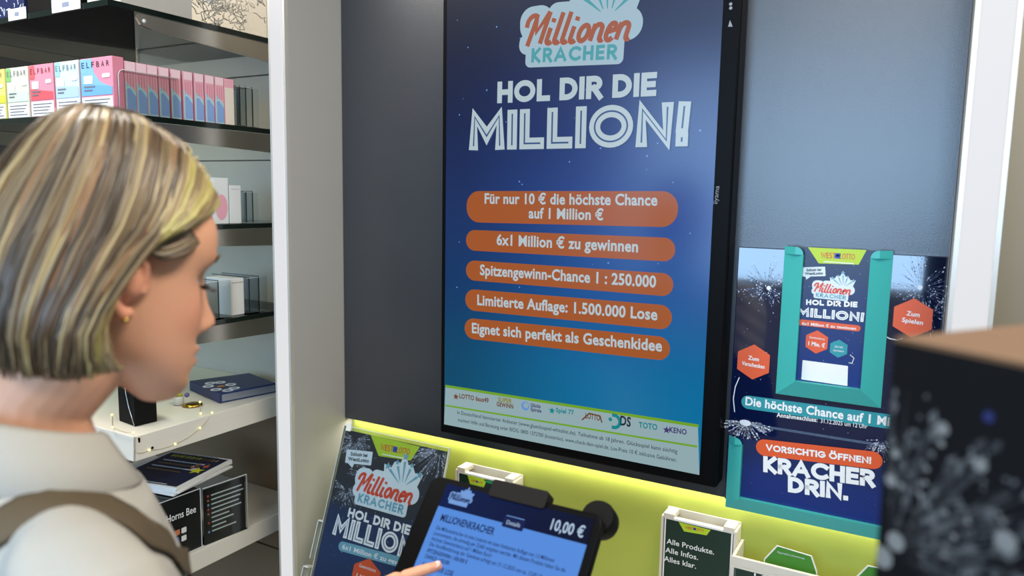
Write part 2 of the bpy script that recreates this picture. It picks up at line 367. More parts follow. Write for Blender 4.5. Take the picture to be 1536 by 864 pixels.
# shelving bay behind the partition: metal back in sheets, its dark reflection painted as black further left
b = MB()
for z0, z1 in ((1.04, 1.255), (1.258, 1.478), (1.481, 1.701), (1.704, 1.925), (1.928, 2.78)): b.box((-2.12, 0.0, z0), (-1.364, 0.055, z1), m_metal)
struct('wall_bay_back', b, None, 0.001)
sbox('wall_bay_side', (-3.25, 0.0, 0), (-2.125, 0.055, 2.78), mat('bay_dark_reflection', (22, 20, 18), 0.35))
b = MB(); b.box((-2.12, 0.0, 0), (-1.364, 0.055, 0.60), m_brownshade); b.box((-2.12, 0.0, 0.605), (-1.364, 0.055, 1.036), m_brownshade); struct('wall_bay_lower', b, None, 0.001)
sbox('wall_back_right', (0.086, 0.0, 0), (1.75, 0.055, 2.78), mat('beige_panel', (138, 130, 112), .6, noise=.04, nscale=8))
def partition(name, x0, x1, label):
    sbox(name, (x0, -0.176, 0), (x1, 0.055, 2.78), m_grey, 0.002)
    t = thing('led_light_strip', label, 'light', (0, 0, 0), 'vertical light strips on the partition edges')
    b = MB(); b.box((x0-.0005, -0.186, 0.001), (x0+.006, -0.1765, 2.779), m_alu); b.box((x1-.006, -0.186, 0.001), (x1+.0005, -0.1765, 2.779), m_alu); b.box((x0+.006, -.179, 0.001), (x1-.006, -.1765, 2.779), m_alu); b.build('profile', t)
    b = MB(); b.box((x0+.0062, -0.188, 0.001), (x1-.0062, -0.1792, 2.779), m_led); b.build('diffuser', t, None, 0.002)
partition('trim_1', -1.362, -1.311, 'tall white light strip on the partition between shelves and dark wall')
partition('trim_2', 0.028, 0.084, 'tall white light strip on the right behind the foreground box')

# counter under the lime panel
t = thing('counter', 'white counter below the lime panel carrying the poster and tablet', 'counter', (-0.64, -0.24, 0))
b = MB(); b.box((-0.665, -0.33, 0.57), (0.662, 0.268, 0.60), m_white); b.build('worktop', t, None, 0.003)
b = MB(); b.box((-0.665, -0.29, 0.0), (0.662, 0.268, 0.5695), m_grey); b.build('cabinet', t, None, 0.003)

# ------------------------------------------------------------------ the big display
FS = Fr((-0.972, -0.05, 1.067))
disp = thing('digital_display', 'large black portrait screen showing the blue million advert', 'display', FS.M())
b = MB(); b.box((0, 0, -0.0495), (0.645, 1.20, 0), m_black); b.build('housing', disp, None, 0.004)
SU0, SU1, SV0, SV1 = 0.012, 0.612, 0.021, 1.17
# screen picture: dark night blue above, turquoise below
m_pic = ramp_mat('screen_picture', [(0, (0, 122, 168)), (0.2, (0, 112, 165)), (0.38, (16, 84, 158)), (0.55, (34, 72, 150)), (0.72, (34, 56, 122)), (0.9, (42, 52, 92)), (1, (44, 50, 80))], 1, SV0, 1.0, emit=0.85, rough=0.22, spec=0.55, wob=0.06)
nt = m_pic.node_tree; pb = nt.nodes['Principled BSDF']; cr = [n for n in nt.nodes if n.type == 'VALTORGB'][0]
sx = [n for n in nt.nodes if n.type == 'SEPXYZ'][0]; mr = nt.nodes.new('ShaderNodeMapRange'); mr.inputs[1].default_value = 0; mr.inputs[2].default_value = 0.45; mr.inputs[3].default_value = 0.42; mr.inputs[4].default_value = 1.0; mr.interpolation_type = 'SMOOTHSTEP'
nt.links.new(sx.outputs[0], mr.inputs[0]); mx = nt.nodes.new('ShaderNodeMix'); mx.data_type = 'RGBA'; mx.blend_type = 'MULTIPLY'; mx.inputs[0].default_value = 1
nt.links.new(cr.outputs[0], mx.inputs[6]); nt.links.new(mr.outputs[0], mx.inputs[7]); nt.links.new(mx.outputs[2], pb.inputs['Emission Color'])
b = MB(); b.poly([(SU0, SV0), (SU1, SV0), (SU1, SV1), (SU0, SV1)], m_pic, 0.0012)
e_star = emat('screen_star', (110, 160, 230)); e_white = emat('screen_white', (196, 214, 222)); e_or = emat('screen_orange', (176, 92, 38)); e_ice = emat('screen_ice', (176, 204, 220)); e_red = emat('screen_red', (176, 96, 66)); e_teal = emat('screen_teal', (84, 170, 180)); e_grey = emat('screen_pale', (158, 186, 192)); e_lime = emat('screen_lime', (120, 176, 40)); e_ink = emat('screen_ink', (40, 60, 70)); e_navy = emat('screen_navy', (40, 66, 120))
rg = random.Random(3)
for i in range(60): b.disc((rg.uniform(SU0+.02, SU1-.02), rg.uniform(.3, 1.05)), rg.uniform(.0008, .0022), e_star, .0014, 7)
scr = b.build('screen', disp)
def Q(x, y): return FS.px(x, y, 0.0015)
b = MB(); pa, pb_ = Q(790, 52), Q(950, 42); logo(b, (pa+pb_)/2+Vector((.0, .0)), (pb_-pa).length*1.0, math.atan2((pb_-pa).y, (pb_-pa).x)*1.0, e_ice, e_red, e_teal, .0016); b.build('lottery_logo', scr)
b = MB(); h = (Q(745, 121)-Q(745, 154)).length
b.caps('HOL DIR DIE', Q(746, 155)+Vector((.0015, -.0015)), Q(984, 144)+Vector((.0015, -.0015)), h*.98, e_navy, .0016, .26); b.caps('HOL DIR DIE', Q(746, 155), Q(984, 144), h*.98, e_white, .0018, .26)
h = (Q(706, 166)-Q(706, 225)).length*1.0
b.caps('MILLION!', Q(704, 226)+Vector((.0025, -.0025)), Q(1034, 220)+Vector((.0025, -.0025)), h, e_navy, .0016, .3); b.caps('MILLION!', Q(704, 226), Q(1034, 220), h, e_white, .0018, .3, inline=emat('screen_inline', (58, 90, 140)))
b.build('headline', scr)
for (l, r_, hh, lines) in (
  ((700, 310), (1017, 314), (287, 334), (('Für nur 10 € die höchste Chance', (727, 305), (986, 308)), ('auf 1 Million €', (793, 327), (905, 330)))),
  ((699, 360), (1013, 375), (345, 376), (('6x1 Million € zu gewinnen', (745, 367), (957, 378)),)),
  ((699, 405), (1010, 428), (390, 420), (('Spitzengewinn-Chance 1 : 250.000', (720, 412), (984, 431)),)),
  ((698, 449), (1008, 477), (433, 465), (('Limitierte Auflage: 1.500.000 Lose', (716, 457), (986, 480)),)),
  ((697, 492), (1005, 524), (477, 508), (('Eignet sich perfekt als Geschenkidee', (708, 499), (993, 527)),))):
    b = MB(); H_ = (Q(710, hh[0])-Q(710, hh[1])).length
    b.pill(Q(*l), Q(*r_), H_, e_or, .0016, r=min(H_/2, .032))
    for tx, a, c in lines: b.text(tx, Q(*a), Q(*c), e_white, .0018, cap=0.0235 if len(lines) == 1 else .0225, bold=0.028)
    b.build('slogan_banner', scr)
b = MB()
b.poly([(SU0, SV0), (SU1, SV0), Q(1047, 640), Q(668, 580)], e_grey, .0015)
b.ribbon([Q(668, 579), Q(1048, 639)], .006, e_lime, .0017); b.ribbon([Q(668, 608), Q(1046, 670)], .004, e_lime, .0017)
e_teal2 = emat('screen_teal_dark', (0, 140, 150)); e_brown = emat('screen_brown', (120, 72, 40)); e_viol = emat('screen_violet', (70, 60, 120)); e_gold = emat('screen_gold', (150, 140, 30))
for tx, a, c, mm, cp in (('LOTTO 6aus49', (689, 597), (733, 604), e_brown, .011), ('SUPER', (747, 602), (768, 605), e_gold, .010), ('GEWINN', (745, 609), (770, 613), e_brown, .010), ('Glücks', (796, 610), (811, 612), e_viol, .008), ('Spirale', (796, 616), (812, 619), e_viol, .008), ('Spiel 77', (834, 618), (861, 622), e_teal2, .010), ('LOTTO', (878, 627), (900, 631), e_brown, .012), ('DS', (930, 637), (946, 640), emat('screen_ink2', (20, 34, 60)), .020), ('TOTO', (958, 641), (986, 645), e_teal2, .012), ('KENO', (1004, 648), (1030, 652), e_viol, .011)):
    b.text(tx, Q(*a), Q(*c), mm, .0018, cap=cp, bold=.03)
for (x, y), mm in (((684, 595), e_brown), ((828, 616), e_teal2), ((1000, 645), e_viol)): b.star(Q(x, y), .008, mm, .0018)
b.disc(Q(788, 609), .010, e_star, .0017); b.disc(Q(789, 608), .006, e_grey, .0018); b.ribbon([Q(873, 630)+Vector((0, 0)), Q(884, 620), Q(900, 624), Q(903, 634)], .003, e_brown, .0018)
dc = Q(921, 632); b.ribbon([dc+Vector(p)*.013 for p in arc(0, 0, 1, 1, -110, 110, 12)], .007, e_teal2, .0018); b.disc(dc+Vector((-.008, .003)), .004, e_teal2, .0018)
b.text('In Deutschland lizenzierter Anbieter (www.gluecksspiel-whitelist.de). Teilnahme ab 18 Jahren. Glücksspiel kann süchtig', Q(686, 621), Q(1016, 680), e_ink, .0018, cap=.0088, bold=.004)
b.text('machen! Hilfe und Beratung unter BIÖG: 0800 1372700 (kostenlos), www.check-dein-spiel.de. Los-Preis 10 € inklusive Gebühren.', Q(687, 632), Q(1015, 693), e_ink, .0018, cap=.0088, bold=.004)
b.build('footer_strip', scr)
b = MB(); m_bz = mat('bezel_print', (120, 124, 130), .5)
b.text('iiyama', Q(1076, 306), Q(1079, 279), m_bz, .0012, cap=.009)
b.build('brand_mark', disp); b = MB()
for y in (6, 12): b.disc(Q(1096, y), .003, m_bz, .0012, 8)
b.poly([Q(1092, 40), Q(1099, 40), Q(1095, 30)], m_bz, .0012)
b.build('control_marks', disp)

# ------------------------------------------------------------------ ticket display on the wall at the right
FK = Fr((-0.318, -0.0, 1.035))
m_night = ramp_mat('night_sky_print', [(0, (5, 18, 56)), (0.35, (7, 20, 60)), (0.7, (11, 21, 54)), (1, (13, 20, 44))], 1, 0, .5, rough=0.06, spec=1.0, wob=.1, coat=1.0)
m_spark = mat('print_spark', (150, 158, 178), .3); m_sparkb = mat('print_spark_bright', (214, 218, 226), .3); m_sparkd = mat('print_spark_dim', (70, 82, 120), .3)
m_or = mat('print_orange', (214, 84, 34), .4); m_tealp = mat('print_teal', (40, 140, 148), .4); m_wh = mat('print_white', (230, 230, 228), .5)
m_teal = mat('teal_card', (58, 166, 158), .38, noise=.04, nscale=10)
dk = thing('ticket_display', 'dark blue firework display board with teal ticket pocket on the wall', 'display', FK.M())
W_, H_ = 0.342, 0.497
def K(x, y, n=.0125): return FK.px(x, y, n)
b = MB(); b.box((0, 0.0, .0005), (W_, H_, .012), m_night); board = b.build('backboard', dk, None, .0015)
b = MB(); rg = random.Random(11); z = .0123
for c, rr, n in ((K(1150, 430), .055, 60), (K(1382, 432), .06, 70), (K(1148, 435), .03, 30), (K(1395, 470), .05, 30)): burst(b, c, rr, n, [m_sparkd, m_spark, m_sparkb], z, rg, .0007, dots=4)
for c in (K(1153, 432), K(1380, 431)): b.disc(c, .004, m_sparkb, z+.0002, 12)
speckle(b, .005, W_-.005, .14, H_-.01, 160, [m_sparkd, m_sparkd, m_spark], z, rg, .0007)
for c, t1, t2 in (((1130, 543), 'Zum', 'Verschenken'), ((1369, 477), 'Zum', 'Spielen')):
    p = K(*c); b.hexagon(p, .034, m_or, z+.0004)
    b.text(t1, p+Vector((-.010, .004)), p+Vector((.010, .0025)), m_wh, z+.0007, cap=.008, bold=.02); wd = .021 if len(t2) > 8 else .016
    b.text(t2, p+Vector((-wd, -.008)), p+Vector((wd, -.0105)), m_wh, z+.0007, cap=.008, bold=.02)
b.pill(K(1112, 602), K(1440, 647), .026, m_tealp, z+.0004)
b.text('Die höchste Chance auf 1 Mio. €', K(1118, 607), K(1369, 644), m_wh, z+.0007, cap=.0165, bold=.03)
b.text('Annahmeschluss:', K(1165, 625), K(1226, 633), m_wh, z+.0007, cap=.0085, bold=.02); b.text('31.12.2025 um 12 Uhr', K(1231, 634), K(1301, 643), m_wh, z+.0007, cap=.0085)
pts = [K(x, y) for x, y in ((1109, 566), (1103, 580), (1100, 598), (1102, 618))]; b.ribbon(pts, .0016, m_wh, z+.0004)
pts = [K(x, y) for x, y in ((1325, 503), (1335, 508), (1345, 510), (1354, 507))]; b.ribbon(pts, .0016, m_wh, z+.0004)
b.build('board_print', board)
b = MB(); v1 = K(1095, 628).y; b.box((0.0, 0.002, .0122), (W_, v1-.004, .017), m_night); low = b.build('lower_board', dk, None, .0015)
b = MB(); z = .0173
burst(b, K(1120, 632, .0175), .05, 60, [m_spark, m_sparkb], z, rg, .0012, 180, 360, 5); b.build('firework_print', low); b = MB(); burst(b, K(1322, 660, .0175), .04, 30, [m_spark, m_sparkb], z, rg, .0008, 180, 360, 4)
b.build('firework_print', low); b = MB(); b.poly([(q[0], q[1]) for q in [K(1118, 632, .0175)+Vector((.011*math.cos(a), .006*math.sin(a)-.003)) for a in [k*.5236 for k in range(12)]]], m_sparkb, z+.0003)
b.build('flash_print', low)
def pocket(name, uo0, uo1, vo0, vo1, lw, bw, n0, n1, parent, right=True):
    # U-shaped folded card frame with mitred, sloping faces
    b = MB(); iu0, iu1, iv0 = uo0+lw, uo1-lw, vo0+bw; c = .014
    def rim(pts_o, pts_i): 
        n = len(pts_o)
        for i in range(n-1):
            b.face([(*pts_o[i], n0+.004), (*pts_o[i+1], n0+.004), (*pts_i[i+1], n1), (*pts_i[i], n1)], m_teal)
            b.face([(*pts_o[i], n0), (*pts_o[i+1], n0), (*pts_o[i+1], n0+.004), (*pts_o[i], n0+.004)], m_teal)
            b.face([(*pts_i[i], n1), (*pts_i[i+1], n1), (*pts_i[i+1], n0), (*pts_i[i], n0)], m_teal)
    o = [(uo0, vo1)]; i_ = [(iu0, vo1-c)]
    # rounded inner top corner
    for k in range(7):
        g = R(90*k/6); b.face([(iu0-c, vo1-c, n1), (iu0-c+c*math.cos(g), vo1-c+c*math.sin(g), n1), (iu0-c+c*math.cos(g+R(15)), vo1-c+c*math.sin(g+R(15)), n1)], m_teal) if k < 6 else None
    b.face([(uo0, vo1-c, n0+.004), (iu0-c, vo1-c, n1), (iu0-c, vo1, n1), (uo0, vo1, n0+.004)], m_teal)
    o = [(uo0, vo1), (uo0, vo1-c), (uo0, vo0)]; i_ = [(iu0-c, vo1), (iu0, vo1-c), (iu0, iv0)]
    b.face([(uo0, vo1-c, n0+.004), (uo0, vo0, n0+.004), (iu0, iv0, n1), (iu0, vo1-c, n1)], m_teal)
    b.face([(uo0, vo1, n0), (uo0, vo0, n0), (uo0, vo0, n0+.004), (uo0, vo1, n0+.004)], m_teal)
    b.face([(iu0, vo1-c, n1), (iu0, iv0, n1), (iu0, iv0, n0), (iu0, vo1-c, n0)], m_teal)
    rim([(uo0, vo0), (uo1, vo0)], [(iu0, iv0), (iu1, iv0)])
    if right:
        for k in range(6):
            g = R(90+15*k); b.face([(iu1+c, vo1-c, n1), (iu1+c+c*math.cos(g), vo1-c+c*math.sin(g), n1), (iu1+c+c*math.cos(g+R(15)), vo1-c+c*math.sin(g+R(15)), n1)], m_teal)
        b.face([(uo1, vo1-c, n0+.004), (iu1+c, vo1-c, n1), (iu1+c, vo1, n1), (uo1, vo1, n0+.004)], m_teal)
        b.face([(uo1, vo1-c, n0+.004), (uo1, vo0, n0+.004), (iu1, iv0, n1), (iu1, vo1-c, n1)], m_teal)
        b.face([(uo1, vo1, n0), (uo1, vo0, n0), (uo1, vo0, n0+.004), (uo1, vo1, n0+.004)], m_teal)
        b.face([(iu1, vo1-c, n1), (iu1, iv0, n1), (iu1, iv0, n0), (iu1, vo1-c, n0)], m_teal)
    return b.build(name, parent)
a0, a1 = K(1157, 590, .02), K(1313, 612, .02); top = K(1175, 369, .02).y
pocket('ticket_pocket', K(1163, 590, .02).x, K(1322, 600, .02).x, (a0.y+a1.y)/2, top, .034, .030, .0122, .026, dk)
pl = K(1092, 748, .03)
pocket('card_pocket', .004, W_-.002, -.012, K(1096, 655, .03).y, .027, .026, .0172, .030, dk)
# ticket in the upper pocket
iu0 = K(1163, 590, .02).x+.030; iu1 = K(1322, 600, .02).x-.030; tv0 = (a0.y+a1.y)/2+.020
FT = Fr(FK.o + FK.u*iu0 + FK.v*tv0 + FK.n*.0145); tw, th = iu1-iu0, top-tv0-.002
tk = thing('lottery_ticket', 'blue lottery ticket with million logo standing in the teal wall pocket', 'ticket', FT.M())
m_tick = ramp_mat('ticket_print', [(0, (10, 44, 120)), (.5, (12, 36, 96)), (1, (12, 22, 60))], 1, 0, th, rough=.3, wob=.04)
b = MB(); b.box((0, 0, 0), (tw, th, .0006), m_tick); sheet = b.build('sheet', tk)
def TK(x, y): return FT.px(x, y, .0008)
m_limep = mat('print_lime', (170, 196, 40), .45); m_redp = mat('print_red', (206, 70, 40), .45); m_icep = mat('print_ice', (206, 216, 220), .5); m_tealq = mat('print_petrol', (110, 160, 176), .5); m_ink = mat('print_ink', (24, 26, 34), .6); m_bluep = mat('print_blue', (40, 80, 170), .5)
def westlotto(b, A, B, C_, D_, z, l0, l1, cap, sub=True):
    b.poly([A, D_, C_, B], m_limep, z)
    d = l1-l0; b.caps('WEST', l0, l0+d*.44, cap, m_redp, z+.0003, .2); b.caps('LOTTO', l0+d*.56, l1, cap, m_redp, z+.0003, .2)
    c = l0+d*.5+Vector((0, cap*.5))
    for k in range(4): b.disc((c[0]+cap*.25*math.cos(k*1.571+.785), c[1]+cap*.25*math.sin(k*1.571+.785)), cap*.28, m_bluep, z+.0003, 10)
    if sub: b.ribbon([l0+d*.1+Vector((0, -cap*.55)), l1-d*.02+Vector((0, -cap*.6))], cap*.14, m_wh, z+.0003)
def bubble(b, p0, p1, h, z, t1, t2, tail):
    b.pill(p0, p1, h, m_icep, z, r=h*.08); d = (p1-p0); q = Vector((-d.y, d.x)).normalized()
    b.poly([p0+d*.12-q*h*.5, p0+d*tail-q*h*.82, p0+d*.36-q*h*.5], m_icep, z)
    b.text(t1, p0+d*.18+q*h*.08, p0+d*.82+q*h*.08, m_ink, z+.0003, cap=h*.27, bold=.03); b.text(t2, p0+d*.10-q*h*.30, p0+d*.90-q*h*.30, m_ink, z+.0003, cap=h*.27, bold=.03)
b = MB(); z = .0008; rg = random.Random(5); speckle(b, .004, tw-.004, .01, th-.01, 70, [m_sparkd, m_spark], z, rg, .0006)
westlotto(b, TK(1212, 371), TK(1300, 375), TK(1288, 397), TK(1228, 395), z+.0003, TK(1231, 387), TK(1282, 390), .011)
bubble(b, TK(1204, 408), TK(1238, 407), .017, z+.0003, 'Exklusiv bei', 'WestLotto', .15)
p0, p1 = TK(1220, 434), TK(1279, 436); logo(b, (p0+p1)/2, (p1-p0).length*.95, -.03, m_icep, m_redp, m_tealq, z+.0003)
b.caps('HOL DIR DIE', TK(1209, 457), TK(1286, 461), .0098, m_wh, z+.0003, .27); b.caps('MILLION!', TK(1196, 474), TK(1296, 483), .0165, m_wh, z+.0003, .3, inline=m_sparkd)
b.pill(TK(1197, 483), TK(1291, 493), .011, m_or, z+.0003); b.text('6x1 Million € zu gewinnen', TK(1203, 487), TK(1284, 495), m_wh, z+.0006, cap=.0055, bold=.02)
p = TK(1225, 513); b.hexagon(p, .0215, m_or, z+.0003); b.text('Gewinnchance', p+Vector((-.013, .006)), p+Vector((.013, .0048)), m_wh, z+.0006, cap=.0042); b.text('1 Mio. €', p+Vector((-.014, -.007)), p+Vector((.014, -.0085)), m_wh, z+.0006, cap=.0075, bold=.03)
p = TK(1258, 523); b.hexagon(p, .0165, m_tealp, z+.0003); b.text('Jetzt', p+Vector((-.007, .002)), p+Vector((.007, .0015)), m_wh, z+.0006, cap=.004); b.text('spielen', p+Vector((-.009, -.005)), p+Vector((.009, -.0058)), m_wh, z+.0006, cap=.004)
b.ribbon([TK(1275, 532), TK(1281, 537), TK(1278, 545), TK(1273, 544)], .001, m_wh, z+.0003)
b.poly([TK(1202, 569), TK(1271, 579), TK(1272, 549), TK(1204, 540)], m_wh, z+.0003)
b.build('ticket_print', sheet)
# card in the lower pocket
FC = Fr(FK.o + FK.u*.022 + FK.v*.002 + FK.n*.0185); cw, chh = W_-.044, K(1100, 660, .02).y+.004
cdk = thing('greeting_card', 'blue card with white lettering KRACHER DRIN in the lower teal pocket', 'card', FC.M())
m_card = ramp_mat('card_print', [(0, (8, 34, 110)), (.6, (10, 34, 100)), (1, (12, 26, 72))], 1, 0, chh, rough=.4, wob=.03)
b = MB(); b.box((0, 0, 0), (cw, chh, .0006), m_card); sheet = b.build('sheet', cdk)
def CK(x, y): return FC.px(x, y, .0008)
b = MB(); z = .0008
b.pill(CK(1134, 670), CK(1324, 692), .032, m_or, z); b.caps('VORSICHTIG ÖFFNEN!', CK(1149, 676), CK(1307, 696), .0125, m_wh, z+.0003, .24)
kc_ = (CK(1150, 685)-CK(1150, 709)).length; b.caps('KRACHER', CK(1145, 708), CK(1312, 731), kc_*1.02, m_wh, z+.0003, .27, gap=.07); b.caps('DRIN.', CK(1182, 738), CK(1272, 751), kc_*.98, m_wh, z+.0003, .27, gap=.07)
speckle(b, .01, cw-.01, .02, chh-.01, 40, [m_sparkd], z, rg, .0008); b.build('card_print', sheet)

# ------------------------------------------------------------------ poster in a sloping acrylic stand
PA = onY(519, 645, -0.10); PB = onY(672, 679, -0.10); pw = 0.300; pv = Vector((0, .341, .94)).normalized(); ph = 0.42
FP = Fr(Vector((PA.x, -0.10, 1.044)) - pv*ph, (1, 0, 0), pv)
st = thing('acrylic_sign_stand', 'clear acrylic slanted sign stand holding the firework poster', 'stand', FP.M())
b = MB(); b.box((-.004, -.004, -.0035), (pw+.004, ph+.008, -.0012), m_acry); b.build('back_sheet', st)
b = MB(); b.box((-.004, -.004, .0016), (pw+.004, ph+.008, .0036), m_acry); b.build('front_sheet', st)
b = MB(); b.box((-.0045, ph+.008, -.0036), (pw+.0045, ph+.0095, .0037), m_acedge); b.box((-.0055, -.004, -.0036), (-.0042, ph+.008, .0037), m_acedge); b.box((pw+.0042, -.004, -.0036), (pw+.0055, ph+.008, .0037), m_acedge); b.build('rim', st)
b = MB(); b.box((0.004, ph-.002, .0038), (.018, ph+.016, .0058), m_paper); b.build('corner_clip', st)
b = MB()
for q in ((-.02, .20), (-.034, .09)): b.box((q[0], q[1]-.09, -.02), (q[0]+.002, q[1], .004), m_acedge); b.box((q[0], q[1]-.09, .002), (q[0]+.016, q[1]-.002, .0036), m_acry); b.box((q[0], q[1]-.003, -.02), (q[0]+.016, q[1], .004), m_acedge)
b.build('side_holder', st)
b = MB(); dn = Matrix.Rotation(R(-20), 4, 'X'); b.box((0.0, -.004, -.09), (pw, .0, -.0036), m_acry); b.build('foot', st)
po = thing('poster', 'dark firework poster with million lettering behind the tablet', 'poster', FP.M())
m_post = ramp_mat('poster_print', [(0, (20, 32, 66)), (.35, (30, 50, 92)), (.6, (30, 44, 74)), (.63, (40, 42, 48)), (1, (44, 44, 46))], 1, 0, ph, rough=.4, wob=.02)
b = MB(); b.box((0, 0, -.001), (pw, ph, 0), m_post); sheet = b.build('sheet', po)
def PP(x, y): return FP.px(x, y, .0004)
b = MB(); z = .0003; rg = random.Random(21)
for c, rr, n, wdd in (((662, 672), .10, 90, .0014), ((532, 660), .06, 60, .0010), ((560, 715), .09, 60, .0009), ((520, 735), .05, 40, .0009)): burst(b, PP(*c), rr, n, [m_spark, mat('print_spark_grey', (120, 120, 122), .5), m_sparkb], z, rg, wdd, 150, 400, 6)
speckle(b, .01, pw-.01, .01, ph-.02, 150, [m_sparkd, m_spark], z, rg, .001)
# keep the fireworks on the paper
b.v = [(min(max(x, .001), pw-.001), min(max(y, .001), ph-.001), zz) for x, y, zz in b.v]
westlotto(b, PP(556, 652), PP(630, 670), PP(616, 691), PP(568, 684), z+.0003, PP(570, 675), PP(614, 683), .015)
bubble(b, PP(519, 684), PP(558, 688), .032, z+.0003, 'Exklusiv bei', 'WestLotto', .3)
p0, p1 = PP(534, 731), PP(621, 755); logo(b, (p0+p1)/2+Vector((0, .010)), (p1-p0).length*.96, 0.0, m_icep, m_redp, m_tealq, z+.0003)
b.caps('HOL DIR DIE', PP(521, 775), PP(614, 803), (PP(524, 761)-PP(522, 775)).length, m_wh, z+.0003, .25); b.caps('MILLION!', PP(498, 802), PP(624, 844), (PP(503, 770)-PP(499, 802)).length, m_wh, z+.0003, .3, inline=m_sparkd)
b.pill(PP(508, 818), PP(632, 852), .022, m_tealq, z+.0003); b.text('6x1 Million € zu gewinnen', PP(513, 823), PP(622, 855), m_wh, z+.0006, cap=.011, bold=.02)
p = PP(548, 868); b.hexagon(p, .045, m_or, z+.0003); b.text('Gewinnchance', p+Vector((-.024, .020)), p+Vector((.024, .020)), m_wh, z+.0006, cap=.008); b.text('1 Mio. €', p+Vector((-.026, -.008)), p+Vector((.026, -.008)), m_wh, z+.0006, cap=.014, bold=.03)
b.build('poster_print', sheet)

# ------------------------------------------------------------------ tablet terminal
TA = onY(650, 717, -0.57); TB = onY(907, 768, -0.57); tv = Vector((0, .66, .75)).normalized(); tw_, th_ = TB.x-TA.x, .34
FB = Fr(Vector((TA.x, -.57, (TA.z+TB.z)/2)) - tv*th_, (1, 0, 0), tv)
tb = thing('tablet_terminal', 'black tablet terminal with blue lit screen and a white price at top right', 'tablet', FB.M())
def rrect(u0, u1, v0, v1, r, n=6):
    out = []
    for cx, cy, a in ((u1-r, v0+r, -90), (u1-r, v1-r, 0), (u0+r, v1-r, 90), (u0+r, v0+r, 180)): out += [(cx+r*math.cos(R(a+90*k/n)), cy+r*math.sin(R(a+90*k/n))) for k in range(n+1)]
    return out
b = MB(); b.prism(rrect(0, tw_, 0, th_, .016), -.016, 0, m_black); b.build('housing', tb, None, .002)
def TP(x, y): return FB.px(x, y, .0012)
l_, r_, t_ = TP(668, 728).x+.002, TP(890, 780).x+.001, (TP(666, 727).y+TP(888, 785).y)/2+.004
e_tb = emat('tablet_blue', (88, 142, 224), .95, .15, .12); e_tn = ramp_mat('tablet_header', [(0, (10, 30, 84)), (1, (6, 12, 40))], 0, 0, tw_, emit=.9, rough=.15, spec=.12); e_tk = emat('tablet_ink', (22, 34, 84), .9, .15, .12); e_tw = emat('tablet_white', (190, 214, 240), .9, .15, .12); e_tg = emat('tablet_green', (20, 66, 26), .9, .15, .12); e_tl = emat('tablet_line', (120, 165, 232), .95, .15, .12)
b = MB(); hv = t_-.034
b.poly([(l_, .02), (r_, .02), (r_, hv), (l_, hv)], e_tb, .0008); b.poly([(l_, hv), (r_, hv), (r_, t_), (l_, t_)], e_tn, .0008)
scrn = b.build('screen', tb)
b = MB(); z = .0011; bb = (r_-l_)
def L(fu, dv): return Vector((l_+bb*fu, hv-dv))
logo(b, L(.13, -.017), .034, 0, emat('tablet_ice', (120, 160, 220), .9, .15, .12), e_tk, e_tl, z)
b.build('header_logo', scrn); b = MB(); b.text('10,00 €', L(.76, -.0075), L(.965, -.0075), e_tw, z, cap=.0155, bold=.015); b.build('price', scrn); b = MB()
b.pill(L(.46, -.002), L(.60, -.002), .014, e_tk, z, r=.002); b.text('Details', L(.485, .0005), L(.575, .0005), e_tw, z+.0003, cap=.006); b.ribbon([L(.47, -.011), L(.59, -.011)], .001, e_tl, z)
b.build('details_tab', scrn); b = MB()
b.text('MILLIONENKRACHER', L(.05, .0195), L(.43, .0195), e_tk, z, cap=.0105, bold=.025)
for k, (tx, wd) in enumerate((('Die Millionenkracher ist eine Lotterie mit einer limitierten Auflage von 1,5 Millionen', .80), ('Losnummern, die einmalig per Zufall vergeben werden. Mit diesem Produkt haben Sie die', .88), ('höchste Gewinnchance auf 1 Million Euro!', .42), ('Die Veröffentlichung der Gewinne erfolgt am 31.12.2025 um ca. 12:00 Uhr.', .78))):
    b.text(tx, L(.045, .0325+k*.0080), L(.045+wd, .0325+k*.0080), e_tk, z, cap=.0056, bold=.008)
b.text('SPITZENGEWINN: 1.000.000 €', L(.045, .0655), L(.33, .0655), e_tk, z, cap=.0056, bold=.02); b.text('CHANCE: 1:250.000', L(.045, .0735), L(.22, .0735), e_tk, z, cap=.0056, bold=.02)
b.text('ANZAHL DER LOSE', L(.045, .0860), L(.27, .0860), e_tk, z, cap=.0070, bold=.02)
b.build('body_content', scrn)
for k in range(5):
    c = L(.075+k*.0525, .0965); m_ = e_tg if k == 0 else e_tl; b = MB()
    b.pill(c+Vector((-.006, 0)), c+Vector((.006, 0)), .012, m_, z, r=.0008)
    if k: b.pill(c+Vector((-.0055, 0)), c+Vector((.0055, 0)), .011, e_tb, z+.0002, r=.0008)
    b.text(str(k+1), c+Vector((-.0013, -.002)), c+Vector((.0013, -.002)), e_tk if k else e_tw, z+.0004, cap=.0045); b.build('number_button', scrn)
b = MB(); b.disc(L(.055, .112), .003, e_tk, z); b.build('bullet', scrn)
c0, c1 = TP(737, 730).x, TP(823, 745).x
b = MB(); b.prism(rrect(c0, c1, th_-.012, th_+.014, .005), -.020, .004, mat('clip_rubber', (30, 28, 26), .6, spec=.1)); b.build('clip', tb, None, .0015)
b = MB(); kc = TP(888, 772); b.lathe([(.004, -.052), (.022, -.050), (.024, -.044), (.024, -.024), (.022, -.017)], m_blackm, 24, (kc.x, th_+.002, 0)); b.build('knob', tb)
b = MB(); arm = FB.M().inverted()
P0 = Vector((tw_*.5, th_*.45, -.016)); P1 = Vector((tw_*.5, th_*.45, -.06)); foot = arm @ Vector((FB.o.x+tw_*.5, -.34, .62)); P2 = arm @ Vector((FB.o.x+tw_*.5, -.36, .82))
